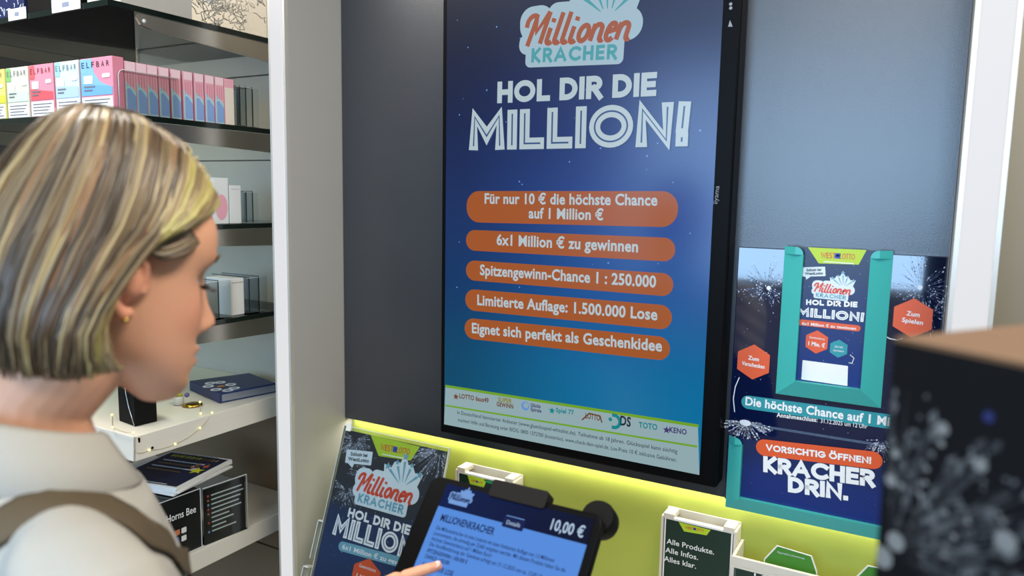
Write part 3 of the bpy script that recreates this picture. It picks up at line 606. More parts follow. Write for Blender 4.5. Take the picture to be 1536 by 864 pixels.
b.tube([P0, P1, P2, foot], [.03, .018, .018, .018], m_blackm, 14); b.build('arm', tb)
b = MB(); inv = FB.M().inverted(); base = MB()
base.lathe([(.085, 0.0), (.085, .008), (.07, .012), (.02, .022)], m_blackm, 28); base.build('base_plate', tb, inv @ Matrix.Translation((FB.o.x+tw_*.5, -.34, .6005)))

# ------------------------------------------------------------------ brochure racks on the lime wall
m_green = mat('brochure_green', (14, 42, 30), .45); m_green2 = mat('tab_green', (64, 128, 40), .45, noise=.1)
def brochure_rack(x0, x1, ztop, label, z0=.74, depth=.046, g=None):
    t = thing('brochure_rack', label, 'brochure rack', (x0, .0295, z0), g); W, H = x1-x0, ztop-z0
    b = MB(); b.box((0, -.004, 0), (W, -.0005, H), m_white); b.build('back', t, None, .001)
    for u in (0, W-.005): b = MB(); b.box((u, -depth, 0), (u+.005, -.0042, H-.004), m_white); b.build('side', t, None, .001)
    b = MB(); b.box((.005, -depth, 0), (W-.005, -.0042, .004), m_white); b.build('bottom', t)
    for u in (.004, W-.026): b = MB(); b.box((u, -depth+.002, H-.010), (u+.022, -.004, H+.002), m_white); b.build('tab', t, None, .001)
    return t
xa, xb = onY(992, 775, -.016).x, onY(1105, 795, -.016).x; zt = onY(1050, 783, -.016).z
brochure_rack(xa, xb, zt, 'white wall rack of dark green brochures right of the tablet', g='white brochure racks on the lime wall')
FG = Fr((xa+.007, -.0145, .748)); gw, gh = xb-xa-.014, zt-.748-.006
br = thing('brochure', 'dark green brochure reading Alle Produkte in the right white rack', 'brochure', FG.M(), 'brochures in the wall racks')
b = MB(); b.box((0, 0, -.012), (gw, gh, -.0003), m_paper); b.poly([(.003, .003), (gw-.003, .003), (gw-.003, gh-.004), (.003, gh-.004)], m_green, 0); sheet = b.build('booklet', br)
def GP(x, y): return FG.px(x, y, .0003)
b = MB(); westlotto(b, GP(1018, 783), GP(1066, 795), GP(1060, 803), GP(1026, 797), .0004, GP(1028, 793), GP(1056, 798), .006, False)
for tx, a, c in (('Alle Produkte.', (1000, 815), (1071, 832)), ('Alle Infos.', (998, 828), (1047, 840)), ('Alles klar.', (996, 841), (1044, 853))): b.text(tx, GP(*a), GP(*c), m_wh, .0004, cap=.0115, bold=.008)
b.build('cover_print', sheet)
xa, xb = onY(683, 712, -.016).x, onY(771, 728, -.016).x; zt = onY(730, 712, -.016).z
brochure_rack(xa, xb, zt, 'white wall rack behind the top edge of the tablet', g='white brochure racks on the lime wall')
FG2 = Fr((xa+.007, -.0145, .748)); gw, gh = xb-xa-.014, zt-.748-.008
br = thing('brochure', 'dark green leaflet with lime tag in the rack behind the tablet', 'brochure', FG2.M(), 'brochures in the wall racks')
b = MB(); b.box((0, 0, -.012), (gw, gh, -.0003), m_paper); b.poly([(.003, .003), (gw-.003, .003), (gw-.003, gh-.004), (.003, gh-.004)], m_green, 0); sheet = b.build('booklet', br)
b = MB(); westlotto(b, Vector((gw*.18, gh-.004)), Vector((gw*.55, gh-.004)), Vector((gw*.48, gh-.03)), Vector((gw*.25, gh-.03)), .0004, Vector((gw*.26, gh-.018)), Vector((gw*.47, gh-.018)), .006, False)
b.ribbon([(gw*.5, gh-.008), (gw*.98, gh-.012)], .007, mat('print_green', (30, 130, 80), .5), .0004); b.build('cover_print', sheet)
# slip dispenser with green tab dividers, cut by the bottom of the picture
xa, xb = onY(1098, 835, -.05).x, -.01; zt = onY(1098, 832, -.05).z
t = thing('slip_dispenser', 'white low slip holder with a dark window at the bottom right', 'holder', (xa, 0, 0)); W = xb-xa
b = MB(); b.box((0, -.055, zt-.24), (W, -.05, zt-.018), m_white); b.box((0, -.055, zt-.018), (W, -.048, zt), m_white); b.box((0, -.050, zt-.24), (.006, .0295, zt), m_white); b.box((W-.006, -.050, zt-.24), (W, .0295, zt), m_white); b.box((.006, -.05, zt-.24), (W-.006, .0295, zt-.234), m_white); b.build('case', t, None, .001)
b = MB(); b.box((.010, -.0558, zt-.20), (W-.010, -.0552, zt-.022), m_green); b.box((.006, -.0556, zt-.20), (.024, -.0551, zt-.022), mat('window_grey', (70, 78, 74), .3)); b.build('window', t)
FD = Fr((xa, -.0558, zt)); b = MB(); b.text('LOTTO', FD.px(1131, 868, .0003), FD.px(1200, 884, .0003), m_wh, .0003, cap=.012, bold=.01); b.build('lettering', t, Matrix.Translation((0, -.0558, zt)) @ Matrix.Rotation(R(90), 4, 'X'))
for k, (pxs, yy, lb) in enumerate(((((1146, 838), (1165, 818), (1218, 834), (1226, 858)), -.02, 'green tab divider standing in the slip holder left of the box'), (((1283, 866), (1301, 848), (1352, 858), (1362, 884)), -.02, 'second green tab divider partly behind the foreground box'))):
    Fd = Fr((0, yy, 0)); pts = [Fd.px(*p) for p in pxs]; pts = [Vector((pts[0].x-.002, zt-.22)), ] + pts + [Vector((pts[3].x+.002, zt-.22))]
    dv = thing('tab_divider', lb, 'divider', Fd.M(), 'green tab dividers in the slip holder')
    b = MB(); b.prism([tuple(p) for p in reversed(pts)], -.001, 0, m_paper); b.build('card', dv)
    c = sum(pts, Vector((0, 0)))/len(pts); b = MB(); ins = []
    for p in pts: q = Vector(p); d = Vector((c.x, q.y-.02))-q; ins.append(q + d.normalized()*.0025)
    b.poly(list(reversed(ins)), m_green2, .0004)
    if k == 0: b.text('Spielscheine', Fd.px(1166, 829), Fd.px(1207, 839), m_icep, .0007, cap=.004)
    b.build('tab_print', dv)

# ------------------------------------------------------------------ foreground cardboard display box (out of focus)
A = onZ(1341, 513, 1.537); A = CAM + ray(1341, 513)*0.45; zt = A.z
e1 = (onZ(1536, 553, zt)-A); e1.z = 0; e1.normalize(); vv = Vector((0, 0, 1)); FX = Fr((A.x, A.y, 0), e1, vv)
bx = thing('cardboard_display', 'tall black firework cardboard display blurred in the right foreground', 'display stand', FX.M())
m_blk = mat('print_black', (10, 10, 12), .7, spec=.15); m_kraft = mat('kraft_edge', (98, 70, 44), .7, noise=.1, nscale=60)
b = MB(); wX, dX = .30, .24; tk_ = .005
b.box((0, 0, -tk_), (wX, zt, 0), m_blk); b.box((0, 0, -dX), (tk_, zt, -tk_), m_blk); b.box((wX-tk_, 0, -dX), (wX, zt, -tk_), m_blk); b.box((tk_, 0, -dX), (wX-tk_, zt, -dX+tk_), m_blk); b.build('carton', bx)
b = MB(); b.box((.0, zt+.0003, -dX), (wX, zt+.003, 0.0), m_kraft); b.build('kraft_lid', bx)
b = MB(); rg = random.Random(2); c = FX.px(1335, 830); m_f1 = mat('firework_grey', (80, 80, 80), .6); m_f2 = mat('firework_pale', (120, 118, 114), .6); m_f3 = mat('firework_dark', (44, 44, 46), .6)
burst(b, c, .112, 46, [m_f3, m_f3, m_f1], .0003, rg, .0024, -10, 100, 4)
for g, L_ in ((83, .125), (60, .12), (50, .13), (38, .10), (28, .12), (14, .13), (72, .10)):
    d = Vector((math.cos(R(g)), math.sin(R(g))))
    for k in range(9): p = c + d*L_*.84*rg.uniform(.3, 1)+Vector((rg.uniform(-.003, .003), rg.uniform(-.003, .003))); b.disc(p, rg.uniform(.0010, .0022), rg.choice([m_f1, m_f1, m_f2]), .0006, 8)
for x, y, r_ in ((1345, 812, .006), (1338, 720, .004), (1345, 680, .003), (1415, 643, .004), (1472, 697, .004), (1510, 812, .006), (1325, 835, .007)): b.disc(FX.px(x, y), r_, m_f2, .0009, 12)
b.disc(FX.px(1484, 625), .003, mat('firework_blue', (24, 34, 90), .6), .0006, 10)
b.v = [(max(x, .001), y, zz) for x, y, zz in b.v]
b.build('firework_print', bx)

# ------------------------------------------------------------------ shelving bay at the left
XE, YF = -1.45, -0.512
def glass_shelf(z, label, y_tip, round_tip=False):
    t = thing('glass_shelf', label, 'shelf', (-1.78, 0, z), 'glass shelves in the left bay')
    b = MB(); b.box((-.33, YF, -.011), (.33, -.001, 0), m_glass); b.build('glass_plate', t)
    b = MB(); b.box((-.331, YF-.002, -.0115), (.331, YF-.0003, .0003), m_gedge); b.box((.3303, YF, -.0115), (.332, -.001, .0003), m_gedge); b.build('edge_strip', t)
    for x in (.322, -.325):
        b = MB(); y0 = y_tip
        pts = [(y0, -.014), (y0-.004, -.022), (y0+.004, -.034), (y0+.03, -.040), (-.001, -.060), (-.001, -.0125), (y0+.01, -.0125)] if round_tip else [(y0, -.0125), (y0, -.045), (-.001, -.060), (-.001, -.0125)]
        i0 = len(b.v); n = len(pts)
        b.v += [(x, p[0], p[1]) for p in pts] + [(x+.006, p[0], p[1]) for p in pts]; k = b.mi(m_steel)
        for a in range(n): c = (a+1) % n; b.f.append((i0+a, i0+c, i0+n+c, i0+n+a)); b.m.append(k); b.sm.append(False)
        b.f += [tuple(range(i0+n-1, i0-1, -1)), tuple(range(i0+n, i0+2*n))]; b.m += [k, k]; b.sm += [False, False]
        o = b.build('bracket', t)
        if round_tip and x > 0:
            b = MB(); b.lathe([(.0001, .0001), (.004, .0002), (.004, .0015), (.0001, .0016)], m_paper, 12); b.build('screw', o, Matrix.Translation((x+.006, y0+.012, -.026)) @ Matrix.Rotation(R(90), 4, 'Y'))
    return t
Z1, Z2, Z3, Z4 = 1.990, 1.772, 1.541, 1.317
glass_shelf(Z1, 'topmost glass shelf with price tags on a tapered steel bracket', -.447, True)
glass_shelf(Z2, 'glass shelf carrying the row of pink and blue boxes', -.44)
glass_shelf(Z3, 'glass shelf at forehead height carrying the carton with a pink oval', -.44)
glass_shelf(Z4, 'lowest glass shelf carrying clear trays and a white box', -.44)
def steel_shelf(z, x1, label, yf, h, flare):
    t = thing('steel_shelf', label, 'shelf', (0, 0, z), 'white steel shelves in the left bay')
    b = MB(); b.box((-2.11, yf, -.012), (x1, -.001, 0), m_white); b.build('deck', t, None, .0015)
    b = MB()
    o = [(-2.11, yf-.001), (x1+.001, yf-.001), (x1+.001, -.001)]
    for i in range(2):
        (xa, ya), (xb, yb) = o[i], o[i+1]; dx, dy = ((0, -flare) if i == 0 else (flare, 0))
        A1, B1 = Vector((xa, ya, -.001)), Vector((xb, yb, -.001))
        cx = flare if i == 0 else 0; cy = -flare if i == 1 else 0
        A2 = Vector((xa+dx, ya+dy+(cy if i == 1 else 0), -h)); B2 = Vector((xb+dx+(cx if i == 0 else 0), yb+dy, -h))
        nrm = Vector((0, .003, 0)) if i == 0 else Vector((-.003, 0, 0))
        b.grid([[A1, B1, B2, A2], [A1+nrm, B1+nrm, B2+nrm, A2+nrm]], m_white, smooth=False)
    ap = b.build('apron', t)
    if flare:
        b = MB(); b.box((x1+.0035, yf+.03, -.0225), (x1+.0046, -.001, -.0205), m_brownshade); b.box((x1+.0015, yf+.006, -.014), (x1+.004, yf+.010, -.004), m_black); b.build('seam', ap)
        b = MB(); b.sphere((x1+.0075, yf+.035, -.033), (.002, .003, .003), m_black); b.build('screw_hole', ap)
    return t
steel_shelf(1.096, -1.448, 'white steel shelf hung with fairy lights at chin height', -.500, .050, .009)
steel_shelf(0.778, -1.448, 'lower white steel shelf carrying the black box and magazines', -.500, .046, .0)
# price tags on the top shelf's front edge
FT1 = Fr((0, YF-.004, 0))
for (p0, p1, h, lb) in (((79, 18), (121, 8), .026, 'white price tag on the top shelf edge, nearer the shelf corner'), ((14, 33), (40, 29), .024, 'white price tag on the top shelf edge at the far left')):
    a, c = FT1.px(*p0), FT1.px(*p1); f = Fr((a.x, YF-.004, Z1-.010)); t = thing('price_tag', lb, 'price tag', f.M(), 'price tags on the top shelf')
    wd = c.x-a.x; b = MB(); b.box((0, 0, 0), (wd, h, .0015), m_paper); cardo = b.build('card', t)
    b = MB(); b.pill((wd*.38, h*.5), (wd*.62, h*.5), h*.35, mat('tag_ink', (120, 130, 150), .6), .0018, r=.0003); b.build('tag_print', cardo)
# things on the top shelf
def simple_box(name, label, cat, lo, hi, m, g=None, bevel=.0015):
    t = thing(name, label, cat, ((lo[0]+hi[0])/2, (lo[1]+hi[1])/2, lo[2]), g); b = MB(); c = t.location
    b.box((lo[0]-c.x, lo[1]-c.y, 0), (hi[0]-c.x, hi[1]-c.y, hi[2]-lo[2]), m); b.build('carton', t, None, bevel); return t
z = Z1+.0006
m_crk = mat('crackle_white', (190, 196, 206), .5)
t = simple_box('gift_carton', 'navy carton with white crackle pattern at the far left of the top shelf', 'box', (-1.95, -.49, z), (-1.79, -.40, z+.16), mat('carton_navy', (16, 28, 70), .5))
b = MB(); rg = random.Random(4)
for k in range(60):
    p = Vector((rg.uniform(-.078, .078), rg.uniform(.002, .155))); q = p+Vector((rg.uniform(-.02, .02), rg.uniform(-.02, .02))); q.x = max(-.079, min(.079, q.x)); q.y = max(.001, min(.158, q.y)); b.ribbon([p, (p+q)/2+Vector((.003, .002)), q], .002, m_crk, 0)
b.build('crackle_print', t, Matrix.Translation((0, -.0455, 0)) @ Matrix.Rotation(R(90), 4, 'X'))
t = simple_box('gift_carton', 'black carton in the middle of the top shelf behind a price tag', 'box', (-1.775, -.49, z), (-1.60, -.36, z+.15), m_blackm)
b = MB(); b.box((-.0876, -.0656, .06), (.0876, -.0652, .062), m_steel); b.build('band', t)
t = simple_box('gift_carton', 'pale grey carton near the corner of the top shelf', 'box', (-1.585, -.47, z), (-1.475, -.30, z+.15), mat('carton_grey', (186, 180, 170), .6, noise=.05))
b = MB(); b.box((-.0556, -.0856, .0), (-.043, -.0851, .15), mat('carton_stripe', (228, 224, 216), .6)); b.build('label_stripe', t)
t = thing('wire_wool_bag', 'clear bag of crinkled silvery filler on the right end of the top shelf', 'bag', (-1.50, -.19, z))
b = MB(); b.box((-.05, -.09, 0), (.045, .09, .15), clear('foil_bag', (.95, .94, .92), .2, .12)); b.build('bag_film', t, None, .004)
b = MB(); rg = random.Random(8); m_fil = mat('silver_filler', (206, 202, 194), .35, metal=.4)
for k in range(70):
    p = Vector((rg.uniform(-.035, .038), rg.uniform(-.075, .075), rg.uniform(.012, .13))); pts = []
    for j in range(7):
        p = p+Vector((rg.uniform(-.016, .016), rg.uniform(-.02, .02), rg.uniform(-.016, .016))); p = Vector((max(-.046, min(.041, p.x)), max(-.086, min(.086, p.y)), max(.004, min(.145, p.z)))); pts.append(p.copy())
    b.tube(pts, .0011, m_fil, 5)
tag(b.build('filler', t), kind='stuff')

# vape cartons at the front of shelf two
m_warn = mat('warning_label', (226, 226, 222), .6); m_wtxt = mat('warning_ink', (110, 110, 116), .6)
zb = Z2+.0006
DEF = [((-1.945, -1.856), (216, 208, 120), (228, 218, 140), (206, 214, 70), 'yellow and lime carton at the left end of the front row'),
       ((-1.848, -1.760), (206, 204, 186), (126, 184, 110), (196, 214, 190), 'white and green carton second from left in the front row'),
       ((-1.754, -1.664), (230, 140, 156), (218, 96, 100), (208, 90, 96), 'pink and red carton in the middle of the front row'),
       ((-1.657, -1.571), (196, 210, 212), (150, 198, 206), (170, 194, 214), 'pale blue grey carton second from right in the front row'),
       ((-1.564, -1.456), (226, 138, 156), (128, 178, 226), (110, 166, 222), 'pink and sky blue carton at the shelf corner')]
for i, ((x0, x1), c0, c1, c2, lb) in enumerate(DEF):
    W, H, DP = x1-x0, .111, .024; y0 = -.506
    f = Fr((x0, y0, zb)); t = thing('vape_carton', lb, 'carton', f.M(), 'flavour cartons in the front row')
    ma, mb_, mc = mat('vape_a%d' % i, c0, .45), mat('vape_b%d' % i, c1, .45), mat('vape_c%d' % i, c2, .45)
    b = MB(); b.box((0, 0, -DP), (W, H, 0), ma); bodyo = b.build('carton', t, None, .0008)
    b = MB(); e = .0004; n = 14
    b.poly([(0.001, H-.030), (W*.22, H-.030), (W*.22, H-.001), (0.001, H-.001)], mb_, e)
    if i == 4:
        b.poly([(.001, .04), (W*.98, .042), (W*.98, .05), (W*.62, .062), (W*.42, .082), (W*.36, H-.001), (.001, H-.001)], mb_, e-.0001)
    b.poly([(.002, .036), (W-.002, .036), (W-.002, .052+(.006 if i % 2 else 0)), (.002, .060)], mc, e+.0001)
    for k, ch in enumerate('ELFBAR'): u = W*(.05+.155*k); b.text(ch, (u, H-.019), (u+W*.085, H-.019), (m_wtxt if i in (1, ) else m_ink if i == 4 else mat('vape_letters%d' % i, [int(v*.62) for v in c1], .5)), e+.0003, cap=.012, bold=.0)
    b.pill((W*.1, .068), (W*.38, .068), .016, m_warn, e+.0003, r=.001); b.pill((W*.68, .074), (W*.92, .074), .008, m_warn, e+.0003, r=.003)
    b.pill((W*.10, .054), (W*.45, .054), .003, m_wtxt, e+.0005, r=.0003); b.pill((W*.10, .047), (W*.36, .047), .003, m_wtxt, e+.0005, r=.0003)
    b.poly([(.002, .002), (W-.002, .002), (W-.002, .033), (.002, .033)], m_warn, e+.0002)
    for k in range(4): b.ribbon([(W*.1, .027-.0065*k), (W*(.9-.07*(k % 3)), .027-.0065*k)], .0022, m_wtxt, e+.0004)
    b.build('carton_print', bodyo)
# the receding row along the shelf's right edge
m_pk = mat('row_pink', (232, 166, 178), .45); m_pk2 = mat('row_pink_pale', (240, 204, 208), .5); m_tl = mat('row_aqua', (166, 208, 214), .45); m_bl = mat('row_blue', (132, 162, 208), .45); m_cream = mat('row_cream', (228, 214, 196), .5)
ye = [-.480, -.455, -.430, -.403, -.374, -.344, -.315, -.287, -.260, -.234, -.205]
ords = ['nearest', 'second', 'third', 'fourth', 'fifth', 'sixth', 'seventh', 'eighth', 'ninth', 'tenth']
proto = None
def row_carton(): 
    t = thing('slim_carton', 'x', 'carton'); W, H, DX = .0245, .1055, .085
    b = MB(); b.box((-DX, 0, 0), (0, W, H), m_pk); b.build('carton', t, None, .0007)
    b = MB(); fM = Matrix(((0, 0, 1, .0004), (1, 0, 0, 0), (0, 1, 0, 0), (0, 0, 0, 1)))
    b.poly([(.001, .001), (W-.001, .001), (W-.001, .046), (.001, .066)], m_tl, 0); b.poly([(.004, .004), (W-.001, .004), (W-.001, .036), (.010, .052), (.004, .050)], m_bl, .0003)
    b.poly([(.001, H-.018), (W-.001, H-.018), (W-.001, H-.001), (.001, H-.001)], m_pk2, .0002)
    for k in range(3): b.ribbon([(.006+.006*k, H-.05), (.006+.006*k, H-.022)], .0015, mat('row_rose', (206, 130, 144), .5), .0003)
    b.build('side_print', t, fM); return t
for i in range(10):
    if i == 0: o = proto = row_carton()
    elif i < 9:
        o = proto.copy(); COL.objects.link(o)
        for ch in list(proto.children): c = ch.copy(); COL.objects.link(c); c.parent = o
    else:
        o = thing('slim_carton', 'x', 'carton'); b = MB(); b.box((-.085, 0, 0), (0, .0270, .1055), m_pk); b.build('carton', o, None, .0007)
        b = MB(); b.poly([(.001, .001), (.026, .001), (.026, .085), (.001, .085)], m_cream, 0); b.build('side_print', o, Matrix(((0, 0, 1, .0004), (1, 0, 0, 0), (0, 1, 0, 0), (0, 0, 0, 1))))
    o.location = (-1.457, ye[i], zb); o['group'] = 'pink and blue slim cartons in the receding row'
    o['label'] = ('pink and blue slim carton, %s in the row behind the corner carton' % ords[i]) if i < 9 else 'cream sided slim carton with pink top at the far end of the row'
def tray(name, label, x0, x1, y0, y1, z, h, dividers, m_div, g):
    t = thing(name, label, 'tray', (0, 0, z), g)
    b = MB(); b.box((x0, y0, 0), (x1, y1, .002), m_acry); b.build('base', t)
    b = MB(); b.box((x1-.002, y0, .0021), (x1, y1, h), m_acry); b.box((x1-.002, y0, h), (x1, y1, h+.0012), m_acedge); b.build('front', t)
    for y in dividers:
        b = MB(); b.box((x0, y, .0021), (x1-.0022, y+.0016, h*1.02), m_acry); b.box((x0, y-.0002, h*1.02), (x1-.0022, y+.0018, h*1.02+.0014), m_div); b.box((x1-.004, y-.0002, .0021), (x1-.0022, y+.0018, h*1.02), m_div); b.build('divider', t)
    return t
m_dkac = mat('dark_acrylic_edge', (52, 56, 60), .2)
tray('acrylic_tray', 'clear dark edged tray end behind the cream slim carton', -1.545, -1.455, -.200, -.135, Z2+.0006, .092, [-.190, -.172, -.152], m_dkac, 'clear acrylic trays on the glass shelves')
t = thing('acrylic_guard', 'clear upright guard along the near slim cartons', 'guard', (0, 0, Z2+.0006)); b = MB()
pts = [(-.497, 0), (-.36, 0), (-.36, .086), (-.487, .086), (-.493, .083), (-.497, .076)]
i0 = len(b.v); b.v += [(-1.4525, p[0], p[1]) for p in pts] + [(-1.451, p[0], p[1]) for p in pts]; k = b.mi(m_acry)
for a in range(6): c = (a+1) % 6; b.f.append((i0+a, i0+c, i0+6+c, i0+6+a)); b.m.append(k); b.sm.append(False)
b.f += [tuple(range(i0+5, i0-1, -1)), tuple(range(i0+6, i0+12))]; b.m += [k, k]; b.sm += [False]*2
sh = b.build('sheet', t); b = MB(); b.tube([(-1.4518, p[0], p[1]) for p in (pts[0], pts[5], pts[4], pts[3], pts[2])], .001, m_acedge, 6); b.build('rim', t)
# shelf three
zb3 = Z3+.0006
for (y0, y1, h, lb, oval) in ((-.261, -.220, .108, 'white carton with pink oval on the third glass shelf beside the woman\'s forehead', True), (-.217, -.183, .091, 'plain white carton right of the carton with a pink oval', False)):
    t = thing('oval_carton', lb, 'carton', (-1.470, y0, zb3), 'white cartons on the third glass shelf'); W = y1-y0
    b = MB(); b.box((-.09, 0, 0), (0, W, h), m_warn); b.build('carton', t, None, .0008)
    b = MB()
    if oval: b.disc((W*.5, h*.36), W*.42, m_pk, 0, 24, 0, 1.75)
    else: b.ribbon([(W*.15, h*.9), (W*.85, h*.9)], .002, mat('carton_dim', (190, 190, 196), .6), 0)
    b.build('side_print', t, Matrix(((0, 0, 1, .0004), (1, 0, 0, 0), (0, 1, 0, 0), (0, 0, 0, 1))))
tray('acrylic_tray', 'clear tray end beside the plain white carton on the third shelf', -1.56, -1.465, -.178, -.135, zb3, .075, [-.170, -.150], m_dkac, 'clear acrylic trays on the glass shelves')
# shelf four
zb4 = Z4+.0006
t = simple_box('white_carton', 'tall white carton between clear trays on the lowest glass shelf', 'carton', (-1.56, -.2195, zb4), (-1.470, -.181, zb4+.090), m_paper)
b = MB(); b.ribbon([(-.017, .08), (.017, .08)], .0012, m_wtxt, 0); b.build('fold_line', t, Matrix(((0, 0, 1, .0454), (1, 0, 0, 0), (0, 1, 0, 0), (0, 0, 0, 1))))
tray('acrylic_tray', 'clear tray between the woman\'s nose and the tall white carton', -1.60, -1.462, -.345, -.223, zb4, .088, [-.335, -.30, -.262], m_dkac, 'clear acrylic trays on the glass shelves')
tray('acrylic_tray', 'clear tray right of the tall white carton by the light strip', -1.60, -1.462, -.177, -.115, zb4, .088, [-.170, -.140], m_dkac, 'clear acrylic trays on the glass shelves')

# white shelf: black gift box, fairy lights, gold ornament, navy box
ZW = 1.0965
c0 = onZ(203, 640, ZW); c1 = onZ(236, 632, ZW); d = (c1-c0); wd = d.length; f = Fr(c0, d, (0, 0, 1))
t = thing('black_gift_box', 'small black box with a curved silver cord on the white shelf', 'box', f.M())
b = MB(); b.box((0, 0, -.07), (wd, .085, 0), m_blackm); b.build('carton', t, None, .001)
b = MB(); pts = [(-.0012, .002, -.002), (-.0014, .02, -.011), (-.0014, .04, -.022), (-.0014, .07, -.032), (-.0014, .084, -.035)]; b.tube(pts, .0011, m_steel, 6); b.build('silver_cord', t)
Lq, Fq, Rq, Bq = onZ(284, 571, 1.1225), onZ(329, 590, 1.1225), onZ(414, 574, 1.1225), onZ(374, 559, 1.1225)
t = thing('gift_book', 'flat navy gift box with white flower motif and silver edge on the white shelf', 'box', Matrix.Translation((Fq.x, Fq.y, ZW)))
q4 = [(p.x-Fq.x, p.y-Fq.y) for p in (Fq, Rq, Bq, Lq)]
b = MB(); b.prism(q4, 0, .0255, mat('navy_cover', (28, 42, 84), .4)); b.build('cover', t, None, .001)
b = MB(); u = Vector(q4[1]).normalized(); nn = Vector((u.y, -u.x)); m_silv = mat('silver_foil_edge', (150, 154, 162), .3, metal=.6)
b.face([(*(u*.006+nn*.0006), .004), (*(Vector(q4[1])-u*.003+nn*.0006), .004), (*(Vector(q4[1])-u*.003+nn*.0006), .021), (*(u*.006+nn*.0006), .021)], m_silv); b.build('silver_edge', t)
b = MB(); ctr = Vector(q4[0])*.3+Vector(q4[3])*.36+Vector(q4[1])*.22; e_u = Vector(q4[1]).normalized(); e_v = Vector(q4[3]).normalized()
for k in range(7): g = 2*math.pi*k/7; p = ctr+e_u*.026*math.cos(g)+e_v*.05*math.sin(g); b.disc(p, .014, m_sparkb, .0259, 12); b.disc(p, .007, mat('flower_shade', (120, 126, 140), .5), .0261, 9)
b.disc(ctr, .010, mat('flower_ochre', (176, 120, 60), .5), .0262, 12); b.build('flower_print', t)
p = onZ(268, 607, ZW); t = thing('gold_ornament', 'tiny glass and gold foil ornament under the woman\'s chin on the white shelf', 'ornament', p)
b = MB(); b.lathe([(.011, .0005), (.013, .004), (.0125, .020), (.011, .022), (.0095, .021), (.0095, .004)], m_acedge, 16); b.build('glass_cup', t)
b = MB(); rg = random.Random(6); m_gold = mat('gold_foil', (206, 164, 70), .25, metal=1.0)
b.lathe([(.003, .0005), (.022, .001), (.024, .003), (.016, .006), (.004, .007)], m_gold, 18, (.035, .012, 0)); b.build('gold_dish', t)
b = MB(); b.sphere((.003, .0, .026), (.009, .008, .007), mat('ornament_green', (170, 180, 30), .4)); b.sphere((.016, .012, .024), .006, mat('ornament_violet', (90, 80, 130), .4)); b.build('beads', t)
t = thing('fairy_light_string', 'warm white fairy light string along the rim of the white shelf', 'fairy lights', (-1.448, -.4, ZW))
m_bulb = lamp_mat('fairy_bulb', (255, 236, 150), 2.2); m_wire = mat('fairy_wire', (206, 192, 150), .3, metal=.6)
xs = -1.4385; o3 = Vector((-1.448, -.4, ZW))
BL = [onX(224, 675, xs), onX(263, 666, xs), onX(300, 642, xs), onZ(318, 619, ZW+.003), onZ(300, 603, ZW+.012), onZ(301, 620, ZW+.003)]
BL2 = [onY(200, 649, -.5065), onY(169, 641, -.5065), onZ(168, 622, ZW+.003)]
path = [BL2[2], BL2[1], BL2[0], Vector((-1.4375, -.508, ZW-.03)), BL[0], BL[1], BL[2], BL[3], BL[5], BL[4]]
b = MB(); pp = []
for i in range(len(path)-1):
    for k in range(4): q = path[i].lerp(path[i+1], k/4); pp.append(q-o3+Vector((0, 0, -.004*math.sin(math.pi*k/4))))
pp.append(path[-1]-o3)
b.tube(pp, .0006, m_wire, 5); b.build('wire', t)
for q in BL+BL2: b = MB(); b.sphere((0, 0, 0), .0026, m_bulb, 8, 6); b.build('bulb', t, Matrix.Translation(q-o3))
# lower shelf: black dispenser box, acrylic card, magazines
ZL = 0.7785
A0, A1 = Vector((-1.466, -.470, ZL)), onZ(302, 819, ZL); dd = (A1-A0); dd.z = 0; f = Fr(A0, dd, (0, 0, 1)); wb = dd.length
t = thing('dispenser_box', 'black box with white lettering and four coloured squares on the lower shelf', 'box', f.M())
hb = .140; m_bxb = mat('box_black', (17, 17, 18), .35)
b = MB(); b.box((0, 0, -.15), (wb, hb, 0), m_bxb); body = b.build('carton', t, None, .001)
b = MB(); b.box((-.0012, 0, -.1512), (wb+.0008, hb+.002, .0012), m_acry); b.build('acrylic_sleeve', t); b = MB(); b.box((-.0015, hb+.0021, .0), (wb+.001, hb+.0036, .0016), m_acedge); b.box((wb, 0, .0013), (wb+.0014, hb+.002, .0024), m_acedge); b.build('sleeve_rim', t)
def HP(x, y): return f.px(x, y, .0016)
b = MB(); b.text('Horns Bee', HP(250, 785), HP(294, 768), m_wh, .0016, cap=.018, bold=.004); b.build('lettering', body); b = MB()
for (x, y), cc in (((266, 799), (176, 100, 60)), ((276, 795), (206, 206, 200)), ((265, 811), (40, 66, 150)), ((276, 807), (206, 206, 200))): p = HP(x, y); b.pill(p-Vector((.0065, 0)), p+Vector((.0065, 0)), .013, mat('square_%d_%d' % (cc[0], cc[2]), cc, .5), .0016, r=.002)
b.build('colour_squares', body)
B0, B1 = onZ(307, 818, ZL), onZ(369, 793, ZL); dd = B1-B0; dd.z = 0; f2 = Fr(B0, dd, (0, 0, 1)); wb2 = dd.length
t = thing('info_card_stand', 'black list card in a clear stand beside the black box on the lower shelf', 'card stand', f2.M())
b = MB(); b.box((0, 0, -.001), (wb2, .137, 0), m_bxb); cardo = b.build('card', t)
b = MB(); b.box((-.001, 0, .0012), (wb2+.003, .140, .0028), m_acry); b.box((-.001, .1405, .0), (wb2+.003, .142, .0028), m_acedge); b.box((wb2+.003, 0, .0), (wb2+.0042, .142, .0028), m_acedge); b.box((-.001, 0, -.05), (wb2+.003, .0015, .001), m_acry); b.build('clear_stand', t)
b = MB()
